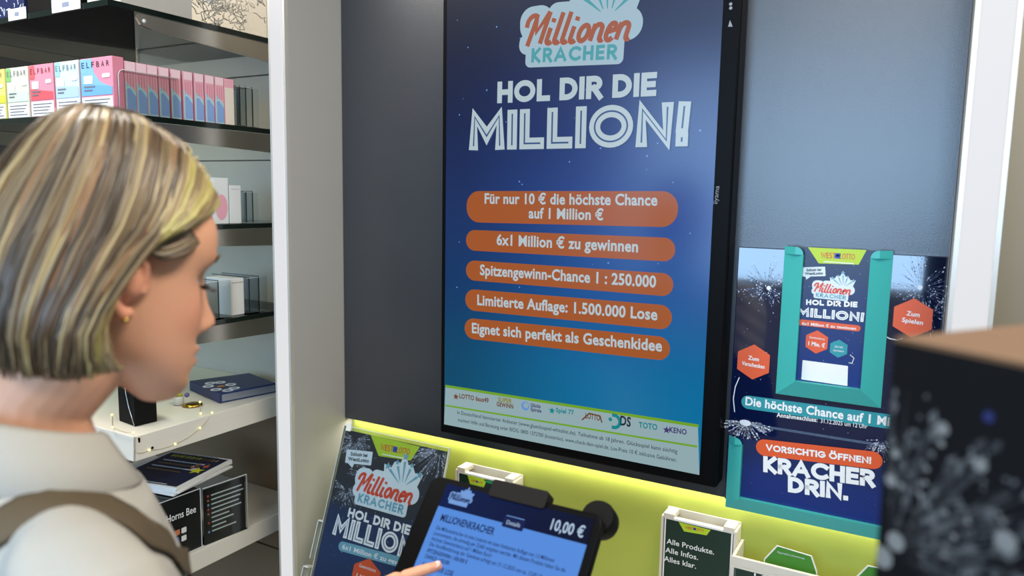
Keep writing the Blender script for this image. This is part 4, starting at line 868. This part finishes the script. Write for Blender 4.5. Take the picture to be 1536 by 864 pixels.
for k in range(9):
    v = .118-k*.0112; L_ = (.82, .86, .78, .74, .80, .50, .60, .42, .66)[k]; b.ribbon([(wb2*.18, v), (wb2*(.10+L_), v)], .0034, m_icep, .0004)
    if k in (0, 1, 2, 3, 4, 6, 8): b.disc((wb2*.11, v), .003, mat('bullet_%d' % (k % 3), ((190, 90, 60), (180, 110, 70), (120, 160, 210))[k % 3], .5), .0004, 10)
b.build('list_print', cardo)
zt = ZL+hb+.0042
qs = [onZ(x, y, zt) for x, y in ((348, 707), (238, 748), (196, 724), (256, 682))]
ctr = sum(qs, Vector())/4; ctr.z = zt
uu = ((qs[0]-qs[1])+(qs[3]-qs[2])); uu.z = 0; uu.normalize(); ln = ((qs[0]-qs[1]).length+(qs[3]-qs[2]).length)/2; wdm = min(.20, ((qs[0]-qs[3]).length+(qs[1]-qs[2]).length)/2)
for k in range(4):
    ang = math.atan2(uu.y, uu.x)+R((-3, 2, -1, 0)[k]); M = Matrix.Translation((ctr.x, ctr.y, zt+k*.0048)) @ Matrix.Rotation(ang, 4, 'Z')
    t = thing('magazine', ('navy magazine with yellow title, topmost of the stack on the black box', 'second magazine down in the stack on the black box', 'third magazine down in the stack on the black box', 'bottom magazine in the stack, lying on the black box')[3-k], 'magazine', M, 'magazines stacked on the black box')
    b = MB(); b.box((-ln/2, -wdm/2, 0), (ln/2, wdm/2, .0045), m_paper); pgs = b.build('pages', t)
    if k == 3:
        b = MB(); b.poly([(-ln/2+.006, -wdm/2+.006), (ln/2-.006, -wdm/2+.006), (ln/2-.006, wdm/2-.006), (-ln/2+.006, wdm/2-.006)], mat('mag_navy', (22, 28, 58), .4), .0047)
        m_ym = mat('mag_yellow', (196, 200, 40), .5); m_go = mat('mag_gold', (140, 110, 60), .5); rg = random.Random(9)
        # title runs across the short side near the far end
        x = -wdm*.36
        while x < wdm*.36: l_ = rg.uniform(.006, .011); b.pill((ln*.38, -x), (ln*.38, -x-l_*.6), .014, m_ym if x < .02 else m_go, .005, r=.002); x += l_+.002
        for r_ in range(4): b.ribbon([(ln*(.22-.1*r_), wdm*.36), (ln*(.22-.1*r_), -wdm*(.30-.12*(r_ % 2)))], .005, m_go if r_ % 2 else m_icep, .005)
        for k2 in range(14): b.disc((rg.uniform(-.02, .03)+ln*.12, rg.uniform(-.05, -.01)-wdm*.12), rg.uniform(.004, .01), mat('mag_pic%d' % (k2 % 4), ((140, 96, 70), (190, 186, 180), (176, 80, 50), (96, 66, 50))[k2 % 4], .5), .0051+k2*.00001, 8)
        b.star((ln*.02, -wdm*.34), .02, m_ym, .0053); b.ribbon([(-ln*.44, wdm*.3), (-ln*.44, -wdm*.3)], .003, m_icep, .005); b.build('cover_print', pgs)

# ------------------------------------------------------------------ the woman
HX = Vector((-.706, -1.006, 1.534)); HEAD_A, HEAD_P = R(-16.4), R(-14.4)
HM = Matrix.Translation(HX) @ Matrix.Rotation(HEAD_A, 4, 'Z') @ Matrix.Rotation(HEAD_P, 4, 'X')
def itp(tab, z):                              # smooth cubic through the table
    n = len(tab)
    if z <= tab[0][0]: return tab[0][1]
    if z >= tab[-1][0]: return tab[-1][1]
    for k in range(n-1):
        if z <= tab[k+1][0]: break
    (a, va), (c, vc) = tab[k], tab[k+1]; h = c-a; t = (z-a)/h
    sl = (vc-va)/h
    m0 = sl if k == 0 else (vc-tab[k-1][1])/(c-tab[k-1][0]); m1 = sl if k == n-2 else (tab[k+2][1]-va)/(tab[k+2][0]-a)
    return va*(2*t**3-3*t*t+1)+m0*h*(t**3-2*t*t+t)+vc*(-2*t**3+3*t*t)+m1*h*(t**3-t*t)
FRONT = [(-.120, .070), (-.114, .086), (-.104, .094), (-.094, .0965), (-.083, .0965), (-.072, .096), (-.06, .095), (-.048, .0938), (-.03, .0918), (-.01, .0895), (.015, .088), (.03, .0905), (.045, .0928), (.065, .0905), (.085, .080), (.108, .058), (.124, .02), (.131, -.01)]
BACK = [(-.120, .056), (-.105, .030), (-.085, -.004), (-.065, -.036), (-.045, -.062), (-.02, -.084), (.02, -.098), (.06, -.094), (.09, -.078), (.115, -.05), (.131, -.02)]
WID = [(-.120, .010), (-.113, .022), (-.10, .036), (-.085, .047), (-.065, .057), (-.04, .064), (-.01, .069), (.02, .072), (.05, .072), (.08, .062), (.105, .047), (.122, .026), (.131, .006)]
def g2(x, s): return math.exp(-(x/s)**2)
def head_ring(z, n=56):
    f, bk, wd = itp(FRONT, z), itp(BACK, z), itp(WID, z); cy = bk+(f-bk)*.46; out = []
    for j in range(n):
        a = 2*math.pi*j/n; sx_, cy_ = math.sin(a), math.cos(a)
        ex = .86 if cy_ > 0 else 1.0
        x = wd*math.copysign(abs(sx_)**.9, sx_); y = cy+((f-cy)*abs(cy_)**ex if cy_ > 0 else -(cy-bk)*abs(cy_)**ex)
        if cy_ > 0:
            nose = itp([(-.052, 0), (-.046, .002), (-.040, .013), (-.032, .0235), (-.025, .0225), (-.010, .0145), (.005, .0085), (.020, .003), (.032, 0)], z); sg = itp([(-.046, .014), (-.035, .0125), (-.02, .010), (.01, .0075), (.03, .009)], z)
            y += nose*g2(x, sg)
            for sd in (-1, 1):
                y -= .011*g2(x-sd*.031, .015)*g2(z-.012, .012); y += .004*g2(x-sd*.031, .011)*g2(z-.010, .008)
                y += .004*g2(x-sd*.047, .018)*g2(z+.022, .02); y += .006*g2(x-sd*.014, .007)*g2(z+.037, .007)
                y += .003*g2(x-sd*.028, .02)*g2(z-.036, .008)
            y += .0095*g2(x, .021)*g2(z+.0590, .0050)+.0085*g2(x, .018)*g2(z+.0730, .0055) - .004*g2(x, .024)*g2(z+.066, .0025) - .0065*g2(x, .022)*g2(z+.085, .006) - .003*g2(x, .03)*g2(z+.05, .008)
            y -= .002*g2(x, .005)*g2(z+.052, .004)
        out.append(HM @ Vector((x, y, z)))
    return out
B = MB(); m_skin = bpy.data.materials.new('skin')
zs = []; zz_ = -.1195
while zz_ < .1305: zs.append(zz_); zz_ += .003
B.grid([head_ring(z) for z in zs], m_skin)
# ears
for sd in (1, -1):
    def E(x, y, z): return HM @ Vector((sd*x, y, z))
    rim_ = [(.072, .010, -.004), (.076, .006, .016), (.080, -.004, .028), (.083, -.018, .026), (.083, -.024, .010), (.080, -.022, -.008), (.077, -.014, -.022), (.073, -.004, -.030), (.071, .004, -.026)]
    B.tube([E(*p) for p in rim_], [.004, .0045, .005, .005, .005, .005, .006, .0075, .005], m_skin, 8)
    B.sphere(E(.0745, -.006, .002), (.012, .012, .02), m_skin, 12, 8); B.tube([E(.073, -.004, .020), E(.080, -.012, .012), E(.079, -.013, -.008)], [.004, .0045, .004], m_skin, 8)
    B.sphere(E(.073, .008, -.006), .0055, m_skin, 8, 6)
# torso axes
BH = R(-14); bx_, by_ = Vector((math.cos(BH), math.sin(BH), 0)), Vector((-math.sin(BH), math.cos(BH), 0))
NB = Vector((-.733, -1.075, 1.372))
def BP(x, y, z): return Vector((NB.x, NB.y, 0)) + bx_*x + by_*y + Vector((0, 0, z))
def ell(cx, cy, z, a, c, n=28, dz=0.0): return [BP(cx+a*math.cos(2*math.pi*j/n), cy+c*math.sin(2*math.pi*j/n), z+dz*(math.sin(2*math.pi*j/n))) for j in range(n)]
B.tube([HM @ Vector((0, .004, -.045)), HM @ Vector((0, -.018, -.085)), BP(0, .004, 1.42), BP(0, -.004, 1.375), BP(0, -.004, 1.30)], [.05, .051, .053, .062, .07], m_skin, 24)
TOR = [(1.365, .050, .050, -.004), (1.345, .085, .062, -.008), (1.325, .125, .076, -.01), (1.295, .155, .090, -.008), (1.26, .172, .104, 0), (1.18, .155, .108, .006), (1.08, .134, .098, .002), (1.00, .142, .100, 0), (.92, .166, .112, -.004), (.86, .172, .115, -.006), (.80, .15, .10, -.006)]
B.grid([ell(0, c, z, a, d_) for z, a, d_, c in reversed(TOR)], m_skin)
for sd in (1, -1): B.tube([BP(sd*.085, -.005, .86), BP(sd*.09, .005, .66), BP(sd*.09, .01, .48), BP(sd*.09, -.005, .30), BP(sd*.09, -.01, .06)], [.088, .075, .055, .052, .036], m_skin, 16); B.tube([BP(sd*.09, -.035, .034), BP(sd*.092, .04, .036), BP(sd*.095, .14, .022)], [.03, .034, .02], m_skin, 12)
# right arm reaching for the tablet, left arm hanging bent
TIP = FB.o + FB.u*TP(667, 850).x + FB.v*TP(667, 850).y + FB.n*.0085
fd = Vector((.68, .50, .54)).normalized(); side = Vector((-.4, .6, .6)); side = (side-fd*side.dot(fd)).normalized(); nup = side.cross(fd) 
if nup.z < 0: nup = -nup
# 'side' points to the thumb (left of a palm-down right hand)
def HPt(f_, s_, u_): return TIP + fd*f_ + side*s_ + nup*u_
mcp = {'i': HPt(-.078, 0, .018), 'm': HPt(-.080, -.021, .020), 'r': HPt(-.076, -.041, .017), 'p': HPt(-.068, -.058, .011)}
wrist = HPt(-.165, -.028, .020)
B.tube([mcp['i'], HPt(-.045, .001, .024), HPt(-.020, .0005, .012), HPt(-.001, 0, .0015)], [.0095, .0088, .0078, .0062], m_skin, 12)
for k_, ln_, r_ in (('m', .046, .0092), ('r', .042, .0088), ('p', .034, .0078)):
    p0 = mcp[k_]; p1 = p0+fd*ln_*.92-nup*.004; p2 = p1-nup*.026-fd*.006; p3 = p2-fd*.020-nup*.004
    B.tube([p0, p1, p2, p3], [r_, r_*.95, r_*.88, r_*.75], m_skin, 12)
B.tube([HPt(-.135, .004, .008), HPt(-.100, .026, -.004), HPt(-.070, .030, -.014), HPt(-.046, .022, -.020)], [.015, .012, .0095, .007], m_skin, 12)
for a_, c_ in (('i', .0), ('m', .0), ('r', .0), ('p', .0)): B.tube([wrist+side*{'i': .014, 'm': .005, 'r': -.006, 'p': -.015}[a_], (wrist+mcp[a_])/2, mcp[a_]], [.015, .0145, .0118], m_skin, 12)
shR = BP(.206, -.012, 1.285); elR = BP(.208, .10, 1.06)
B.tube([shR-bx_*.06, shR-bx_*.012-Vector((0, 0, .006)), (shR+elR)/2, elR, elR.lerp(wrist, .35), elR.lerp(wrist, .75), wrist], [.04, .044, .043, .040, .040, .030, .024], m_skin, 18)
shL = BP(-.165, -.012, 1.318); elL = BP(-.205, .03, 1.05); wrL = BP(-.15, .20, .98)
B.tube([shL+bx_*.07, shL+bx_*.02-Vector((0, 0, .02)), (shL+elL)/2, elL, elL.lerp(wrL, .4), wrL], [.04, .044, .043, .040, .037, .025], m_skin, 18)
dl = (wrL-elL).normalized()
for j in range(4): s0 = wrL+dl*.085+bx_*(-.022+.015*j); B.tube([wrL+bx_*(-.012+.008*j), s0], [.015, .011], m_skin, 10); B.tube([s0, s0+dl*.035+Vector((0, 0, -.008)), s0+dl*.05+Vector((0, 0, -.03))], [.009, .0085, .007], m_skin, 10)
B.tube([wrL+bx_*.01, wrL+dl*.05+bx_*.035, wrL+dl*.085+bx_*.04], [.014, .011, .008], m_skin, 10)

def voxel(mb, name, vox, smooth_it):
    o = mb.build(name); r = o.modifiers.new('r', 'REMESH'); r.mode = 'VOXEL'; r.voxel_size = vox; r.use_smooth_shade = True
    s_ = o.modifiers.new('s', 'SMOOTH'); s_.factor = .5; s_.iterations = smooth_it
    me = bpy.data.meshes.new_from_object(o.evaluated_get(bpy.context.evaluated_depsgraph_get()))
    me.polygons.foreach_set('use_smooth', [True]*len(me.polygons)); old = o.data
    me.materials.clear()
    for m_ in mb.mats: me.materials.append(m_)
    o.modifiers.clear(); o.data = me; me.name = name; bpy.data.meshes.remove(old); return o
woman = thing('person', 'woman with a blonde bob in a cream jacket touching the tablet', 'person', (NB.x, NB.y, 0))
WI = Matrix.Translation((-NB.x, -NB.y, 0))
def adopt(o, parent=None): o.data.transform(WI); o.parent = parent or woman; return o
body = voxel(B, 'body', .0024, 2)
# skin tones: lips, blush, ear, finger tips are the skin's own colour
HMi = HM.inverted(); me = body.data; ca = me.color_attributes.new('tone', 'FLOAT_COLOR', 'POINT')
base, lip, blush = Vector(lin((220, 162, 128))), Vector(lin((200, 116, 106))), Vector(lin((220, 140, 112))); cols = []
for v in me.vertices:
    l = HMi @ v.co; c = base.copy()
    if abs(l.x) < .09 and abs(l.z) < .14 and abs(l.y) < .14:
        k = g2(abs(l.x)-.04, .022)*g2(l.z+.025, .025)*(1 if l.y > .02 else 0); c = c.lerp(blush, .55*k)
        k = g2(l.x, .022)*g2(l.z+.066, .008)*(1 if l.y > .085 else 0); c = c.lerp(lip, min(1, .95*k))
        if abs(l.x) > .07: c = c.lerp(blush, .5)
    if (v.co-TIP).length < .02: c = c.lerp(blush, .5)
    cols += [c.x, c.y, c.z, 1]
ca.data.foreach_set('color', cols)
m_skin.use_nodes = True; nt = m_skin.node_tree; pbs = nt.nodes['Principled BSDF']; at = nt.nodes.new('ShaderNodeVertexColor'); at.layer_name = 'tone'
nt.links.new(at.outputs[0], pbs.inputs['Base Color']); pbs.inputs['Roughness'].default_value = .5; pbs.inputs['Subsurface Weight'].default_value = .12; pbs.inputs['Subsurface Radius'].default_value = (.010, .004, .002); pbs.inputs['Subsurface Scale'].default_value = 1.0
nz = nt.nodes.new('ShaderNodeTexNoise'); nz.inputs['Scale'].default_value = 260; bp = nt.nodes.new('ShaderNodeBump'); bp.inputs['Strength'].default_value = .08; bp.inputs['Distance'].default_value = .001; nt.links.new(nz.outputs[0], bp.inputs['Height']); nt.links.new(bp.outputs[0], pbs.inputs['Normal'])
adopt(body)
# nail
b = MB(); b.sphere((0, 0, 0), (.0052, .0075, .0012), mat('nail', (236, 190, 176), .25), 12, 6)
nM = Matrix((side, fd, nup)).transposed().to_4x4(); nM.translation = HPt(-.006, 0, .0092); o = b.build('fingernail', woman); o.data.transform(WI @ nM)
# brows, lashes, eyes
for sd in (1, -1):
    b = MB(); m_eye = mat('eye_white', (226, 222, 216), .2); b.sphere(HM @ Vector((sd*.031, .0625, .009)), .0115, m_eye, 14, 10); b.sphere(HM @ Vector((sd*.031, .0708, .004)), .0042, mat('iris', (86, 104, 110), .2), 10, 8); adopt(b.build('eye'))
    b = MB(); m_lash = mat('lash', (36, 26, 22), .5)
    for k in range(16):
        x = .017+k*.0018; y0 = .086-abs(k-6)*.0007; zz = .007+.002*math.sin(k/15*3.14); b.tube([HM @ Vector((sd*x, y0, zz)), HM @ Vector((sd*(x+.001), y0+.005, zz-.003)), HM @ Vector((sd*(x+.002), y0+.009, zz-.002))], [.0008, .0006, .0002], m_lash, 5)
    adopt(b.build('eyelashes'))
    b = MB(); m_brow = mat('brow', (112, 80, 52), .6)
    for k in range(46):
        u_ = k/45; x = .013+u_*.036; y0 = .0945-.75*(x-.012)**1.5*2.6; zz = .0355+.005*math.sin(u_*2.4)+rnd.uniform(-.002, .002); b.tube([HM @ Vector((sd*x, y0, zz)), HM @ Vector((sd*(x+.005), y0-.0005, zz+.0025))], [.0008, .0003], m_brow, 5)
    adopt(b.build('eyebrow'))
b = MB(); er = HM @ Vector((.080, -.002, -.034)); b.sphere(er, .0028, mat('earring_gold', (206, 170, 90), .2, metal=1.0), 10, 8); adopt(b.build('earring'))

# hair: locks falling from the parting, tucked behind the right ear
def catmull(P, t):
    n = len(P)-1; x = min(max(t, 0), 1)*n; i = min(int(x), n-1); f_ = x-i
    p0, p1, p2, p3 = P[max(i-1, 0)], P[i], P[i+1], P[min(i+2, n)]
    return .5*((2*p1)+(-p0+p2)*f_+(2*p0-5*p1+4*p2-p3)*f_*f_+(-p0+3*p1-3*p2+p3)*f_**3)
KEYS_R = [  # root, crown side, over the ear, behind the ear, tip
 (0.00, ((.004, .079, .092), (.036, .072, .085), (.065, .043, .063), (.084, .002, .040), (.087, -.026, -.024), (.076, -.020, -.082))),
 (0.18, ((-.004, .060, .115), (.046, .054, .095), (.079, .026, .062), (.092, -.010, .026), (.091, -.026, -.036), (.079, -.008, -.084))),
 (0.40, ((-.008, .026, .134), (.050, .022, .114), (.087, .006, .060), (.096, -.018, .010), (.095, -.034, -.045), (.081, -.022, -.090))),
 (0.65, ((-.008, -.014, .141), (.050, -.018, .124), (.088, -.026, .062), (.096, -.042, .002), (.092, -.052, -.052), (.076, -.042, -.095))),
 (0.85, ((-.006, -.044, .138), (.042, -.058, .117), (.074, -.076, .058), (.080, -.088, -.004), (.076, -.088, -.058), (.062, -.072, -.099))),
 (1.00, ((0, -.056, .134), (.006, -.084, .112), (.008, -.114, .056), (.008, -.122, -.006), (.008, -.114, -.062), (.006, -.092, -.102)))]
KEYS_L = [(s_, tuple((-p[0], p[1], p[2]) for p in K_)) for s_, K_ in KEYS_R]
KEYS_L[0] = (0.0, ((-.010, .090, .082), (-.046, .088, .060), (-.074, .066, .022), (-.082, .052, -.020), (-.082, .042, -.060), (-.074, .036, -.100)))
KEYS_L[1] = (0.18, ((-.006, .074, .110), (-.052, .072, .084), (-.086, .042, .034), (-.094, .024, -.012), (-.092, .012, -.060), (-.078, .010, -.102)))
KEYS_L[2] = (0.40, ((-.008, .040, .132), (-.056, .036, .110), (-.092, .004, .050), (-.098, -.020, -.004), (-.094, -.034, -.056), (-.078, -.036, -.104)))
def lift(K_): return [(s_, tuple((p[0]*(1.03 if p[2] > .06 else 1), p[1], p[2]+max(0, p[2]-.05)*.24) for p in P_)) for s_, P_ in K_]
KEYS_R, KEYS_L = lift(KEYS_R), lift(KEYS_L)
def hpath(K_, s_):
    for (a, A_), (c, C_) in zip(K_, K_[1:]):
        if s_ <= c: t = (s_-a)/(c-a); return [Vector(p).lerp(Vector(q), t) for p, q in zip(A_, C_)]
    return [Vector(p) for p in K_[-1][1]]
m_hair = bpy.data.materials.new('hair'); m_hair.use_nodes = True
HB = MB(); HC = []
def add_lock(P, r_, col, thick=.5, k=14):
    pts = [catmull(P, i/(k-1)) for i in range(k)]; i0 = len(HB.v); flat = []
    for p in pts: q = Vector((p.x, p.y+.01, (p.z-.01)*(.9 if p.z > 0 else .15))); flat.append((HM.to_3x3() @ q).normalized())
    rad = [(r_*(.55+.45*min(1, i/3))*(1 if i < k-4 else (k-i)/5*.9+.1), r_*thick*(1 if i < k-4 else (k-i)/5*.9+.1)) for i in range(k)]
    HB.tube([HM @ p for p in pts], rad, m_hair, 7, flat); HC.extend([col]*(len(HB.v)-i0))
PAL = {'lemon': (182, 170, 104), 'blond': (172, 150, 104), 'ash': (128, 108, 78), 'dark': (92, 72, 50), 'deep': (66, 52, 36), 'warm': (142, 104, 70)}
rh = random.Random(12)
def pick(s_):
    v = .5+.22*math.sin(s_*41+1.0)+.15*math.sin(s_*97+2.0)+.10*math.sin(s_*190)-(.07 if s_ > .4 else 0)+rh.uniform(-.13, .13)
    if s_ < .26: return 'dark' if v < .02 else 'ash' if v < .16 else 'blond' if v < .42 else 'lemon'
    if s_ < .40: return 'dark' if v < .16 else 'ash' if v < .36 else 'blond' if v < .62 else 'lemon'
    return 'deep' if v < .22 else 'dark' if v < .42 else 'ash' if v < .66 else 'warm' if v < .74 else 'blond'
# scalp-hugging under layer so no skin shows between locks
for K_ in (KEYS_R, KEYS_L):
    rings = []
    for i in range(25):
        P = hpath(K_, i/24); rings.append([HM @ (catmull(P, j/20)*.965) for j in range(19)])
    i0 = len(HB.v); HB.grid(rings, m_hair, closed=False, caps=False); HC.extend(['ash']*(len(HB.v)-i0))
for K_, n_ in ((KEYS_R, 1500), (KEYS_L, 450)):
    for i in range(n_):
        s_ = min(.999, max(0, (i+rh.random())/n_)); P = hpath(K_, s_); o_ = rh.uniform(.97, 1.025); jt = rh.uniform(-.004, .004)
        P = [p*(1+(o_-1)*min(1, j/1.5)) + Vector((rh.uniform(-.0022, .0022), rh.uniform(-.003, .003)+jt, 0)) for j, p in enumerate(P)]
        P[-1] = P[-1] + Vector((0, 0, .006+rh.uniform(-.006, .010))); add_lock(P, rh.uniform(.0009, .0022), pick(s_), k=12)
# curl in front of the neck below the ear and wisps at the temple
for j in range(9): add_lock([Vector(p)+Vector((rh.uniform(-.002, .002), rh.uniform(-.004, .004), rh.uniform(-.003, .003))) for p in ((.089, -.024, .012), (.091, -.026, -.030), (.088, -.018, -.058), (.083, -.006, -.076), (.078, .004, -.078))], .0026, 'blond' if j % 2 else 'ash')
for j in range(12): o_ = j*.0025; add_lock([Vector(p)+Vector((rh.uniform(-.001, .001), rh.uniform(-.002, .002), o_*.5)) for p in ((.066, .054-o_*.6, .050), (.076, .036-o_*.6, .036), (.081, .018-o_*.6, .028), (.084, .002-o_*.6, .030))], .0026, ('dark', 'deep', 'ash')[j % 3])
hair = HB.build('hair'); ca = hair.data.color_attributes.new('tone', 'FLOAT_COLOR', 'POINT')
lc = {k: lin(v) for k, v in PAL.items()}; cols = []
for c in HC: cols += [*lc[c], 1]
ca.data.foreach_set('color', cols)
nt = m_hair.node_tree; pbs = nt.nodes['Principled BSDF']; at = nt.nodes.new('ShaderNodeVertexColor'); at.layer_name = 'tone'; nz = nt.nodes.new('ShaderNodeTexNoise'); nz.inputs['Scale'].default_value = 60
mx = nt.nodes.new('ShaderNodeMix'); mx.data_type = 'RGBA'; mx.blend_type = 'MULTIPLY'; mx.inputs[0].default_value = .5
nt.links.new(at.outputs[0], mx.inputs[6]); nt.links.new(nz.outputs[0], mx.inputs[7]); nt.links.new(at.outputs[0], pbs.inputs['Base Color']); pbs.inputs['Roughness'].default_value = .38; pbs.inputs['Specular IOR Level'].default_value = .55
adopt(hair)

# jacket
m_jack = mat('cream_cloth', (170, 166, 156), .85, noise=.05, nscale=300, bump=.15)
J = MB()
JT = [(1.385, .066, .070, 0), (1.372, .086, .080, -.004), (1.350, .122, .094, -.012), (1.325, .150, .108, -.012), (1.26, .192, .122, -.004), (1.18, .176, .126, .002), (1.08, .162, .120, 0), (1.00, .172, .124, 0), (.92, .190, .134, -.004), (.86, .196, .138, -.006), (.80, .196, .138, -.006)]
J.grid([ell(0, c, z, a, d_, 36, -.024 if z > 1.36 else -.012 if z > 1.34 else 0) for z, a, d_, c in reversed(JT)], m_jack)
zu = Vector((0, 0, 1)); J.tube([shR-bx_*.10+zu*.022, shR-bx_*.05+zu*.016, shR-bx_*.012+zu*.004, shR.lerp(elR, .12)+bx_*.004, shR.lerp(elR, .28)+bx_*.008, (shR+elR)/2+bx_*.006, elR, elR.lerp(wrist, .35), elR.lerp(wrist, .86)], [.048, .056, .061, .063, .064, .062, .058, .054, .038], m_jack, 22)
J.tube([shL+bx_*.08, shL+bx_*.04-zu*.004, shL+bx_*.008-zu*.016, shL.lerp(elL, .14), shL.lerp(elL, .3), (shL+elL)/2, elL, elL.lerp(wrL, .4), elL.lerp(wrL, .9)], [.048, .056, .061, .063, .064, .062, .058, .054, .038], m_jack, 22)
jacket = voxel(J, 'jacket', .005, 6)
jn = [(v.co.copy(), v.normal.copy()) for v in jacket.data.vertices]; jc = []   # soft folds
for p, nrm_ in jn:
    q = p + nrm_*(.0022*math.sin(p.x*55+p.z*70)*math.sin(p.y*48-p.z*40) + .0012*math.sin(p.z*130+p.x*90)); jc += [q.x, q.y, q.z]
jacket.data.vertices.foreach_set('co', jc); jacket.data.update()
bvh = BVHTree.FromObject(jacket, bpy.context.evaluated_depsgraph_get())
def on_jacket(px, py, lift=.003):
    h = bvh.ray_cast(CAM, ray(px, py).normalized())
    return (h[0]+h[1]*lift, h[1]) if h[0] is not None else None
# collar: a folded band round the neck
Cb = MB(); rings = []
for j in range(33):
    a = R(-235+j*(290/32)) ; ca_, sa_ = math.cos(a), math.sin(a); fr_ = max(0, sa_)
    def cp(r_, z_): return BP(ca_*r_, sa_*r_*.98-.006, z_)
    d0 = -.050*(.5+.5*sa_)+.002
    rings.append([cp(.071, 1.395+d0), cp(.067, 1.423+d0), cp(.070, 1.432+d0), cp(.076, 1.428+d0), cp(.088, 1.408+d0), cp(.106, 1.382+d0), cp(.104, 1.378+d0), cp(.084, 1.400+d0)])
Cb.grid(rings, m_jack, smooth=True); collar = Cb.build('collar')
adopt(collar)
# shoulder bag: strap over the right shoulder, bag at the left hip behind her
sp = []
for x, y in ((-30, 812), (0, 792), (40, 766), (80, 754), (120, 753), (160, 762), (195, 780), (222, 802)):
    h = on_jacket(x, y)
    if h: sp.append(h)
adopt(jacket)
bag = thing('shoulder_bag', 'olive brown bag strap running over the shoulder of the cream jacket', 'bag', BP(-.26, -.02, .80))
BI = bag.matrix_world.inverted() if False else Matrix.Translation(-BP(-.26, -.02, .80))
m_strap = mat('olive_strap', (82, 69, 48), .6, noise=.1, nscale=120, bump=.3)
if sp:
    pts = [p for p, n in sp]; nrm = [n for p, n in sp]
    def snap(p): h = bvh.find_nearest(p); return h[0]+h[1]*.003, h[1]
    E_, S_ = sp[-1][0], sp[0][0]; zv = Vector((0, 0, 1))
    def run(P, n=7): return [snap(P[k].lerp(P[k+1], t/n)) for k in range(len(P)-1) for t in range(1, n+1)]
    back = list(reversed(run([S_, BP(-.06, -.16, 1.24), BP(-.13, -.17, 1.12), BP(-.19, -.13, 1.02)])))
    front = run([E_, E_+by_*.035-zv*.006+bx_*.004, E_+by_*.07-zv*.03, BP(.10, .15, 1.24), BP(.03, .16, 1.14), BP(-.06, .16, 1.06), BP(-.15, .12, 1.00)])
    out = Vector(bx_*-1)
    al = [(BP(-.258, -.05, .985), out)] + back + sp + front + [(BP(-.258, .04, .985), out)]; pts = [a for a, n in al]; nrm = [n for a, n in al]
    b = MB(); b.tube([BI @ p for p in pts], [(.0155, .0016)]*len(pts), m_strap, 8, nrm)
    b.build('strap', bag)
b = MB(); b.box((-.045, -.13, -.02), (.03, .13, .19), m_strap); b.build('pouch', bag, None, .02, seg=4)
# trousers and shoes, below the picture
T_ = MB(); m_tr = mat('dark_trousers', (38, 40, 48), .8)
T_.grid([ell(0, -.006, z, a, d_, 28) for z, a, d_ in ((.77, .15, .11), (.84, .184, .128), (.95, .176, .122))], m_tr)
for sd in (1, -1): T_.tube([BP(sd*.088, -.005, .84), BP(sd*.092, .004, .66), BP(sd*.092, .008, .48), BP(sd*.092, -.004, .30), BP(sd*.092, -.01, .085)], [.100, .088, .07, .066, .062], m_tr, 20)
adopt(voxel(T_, 'trousers', .008, 4))
for sd in (1, -1):
    b = MB(); b.tube([BP(sd*.09, -.055, .036), BP(sd*.09, -.03, .042), BP(sd*.092, .04, .044), BP(sd*.095, .13, .030), BP(sd*.096, .168, .026)], [(.028, .034), (.04, .041), (.043, .043), (.040, .029), (.022, .020)], mat('shoe_leather', (30, 28, 28), .4), 16, Vector((0, 0, 1))); adopt(b.build('shoe'))
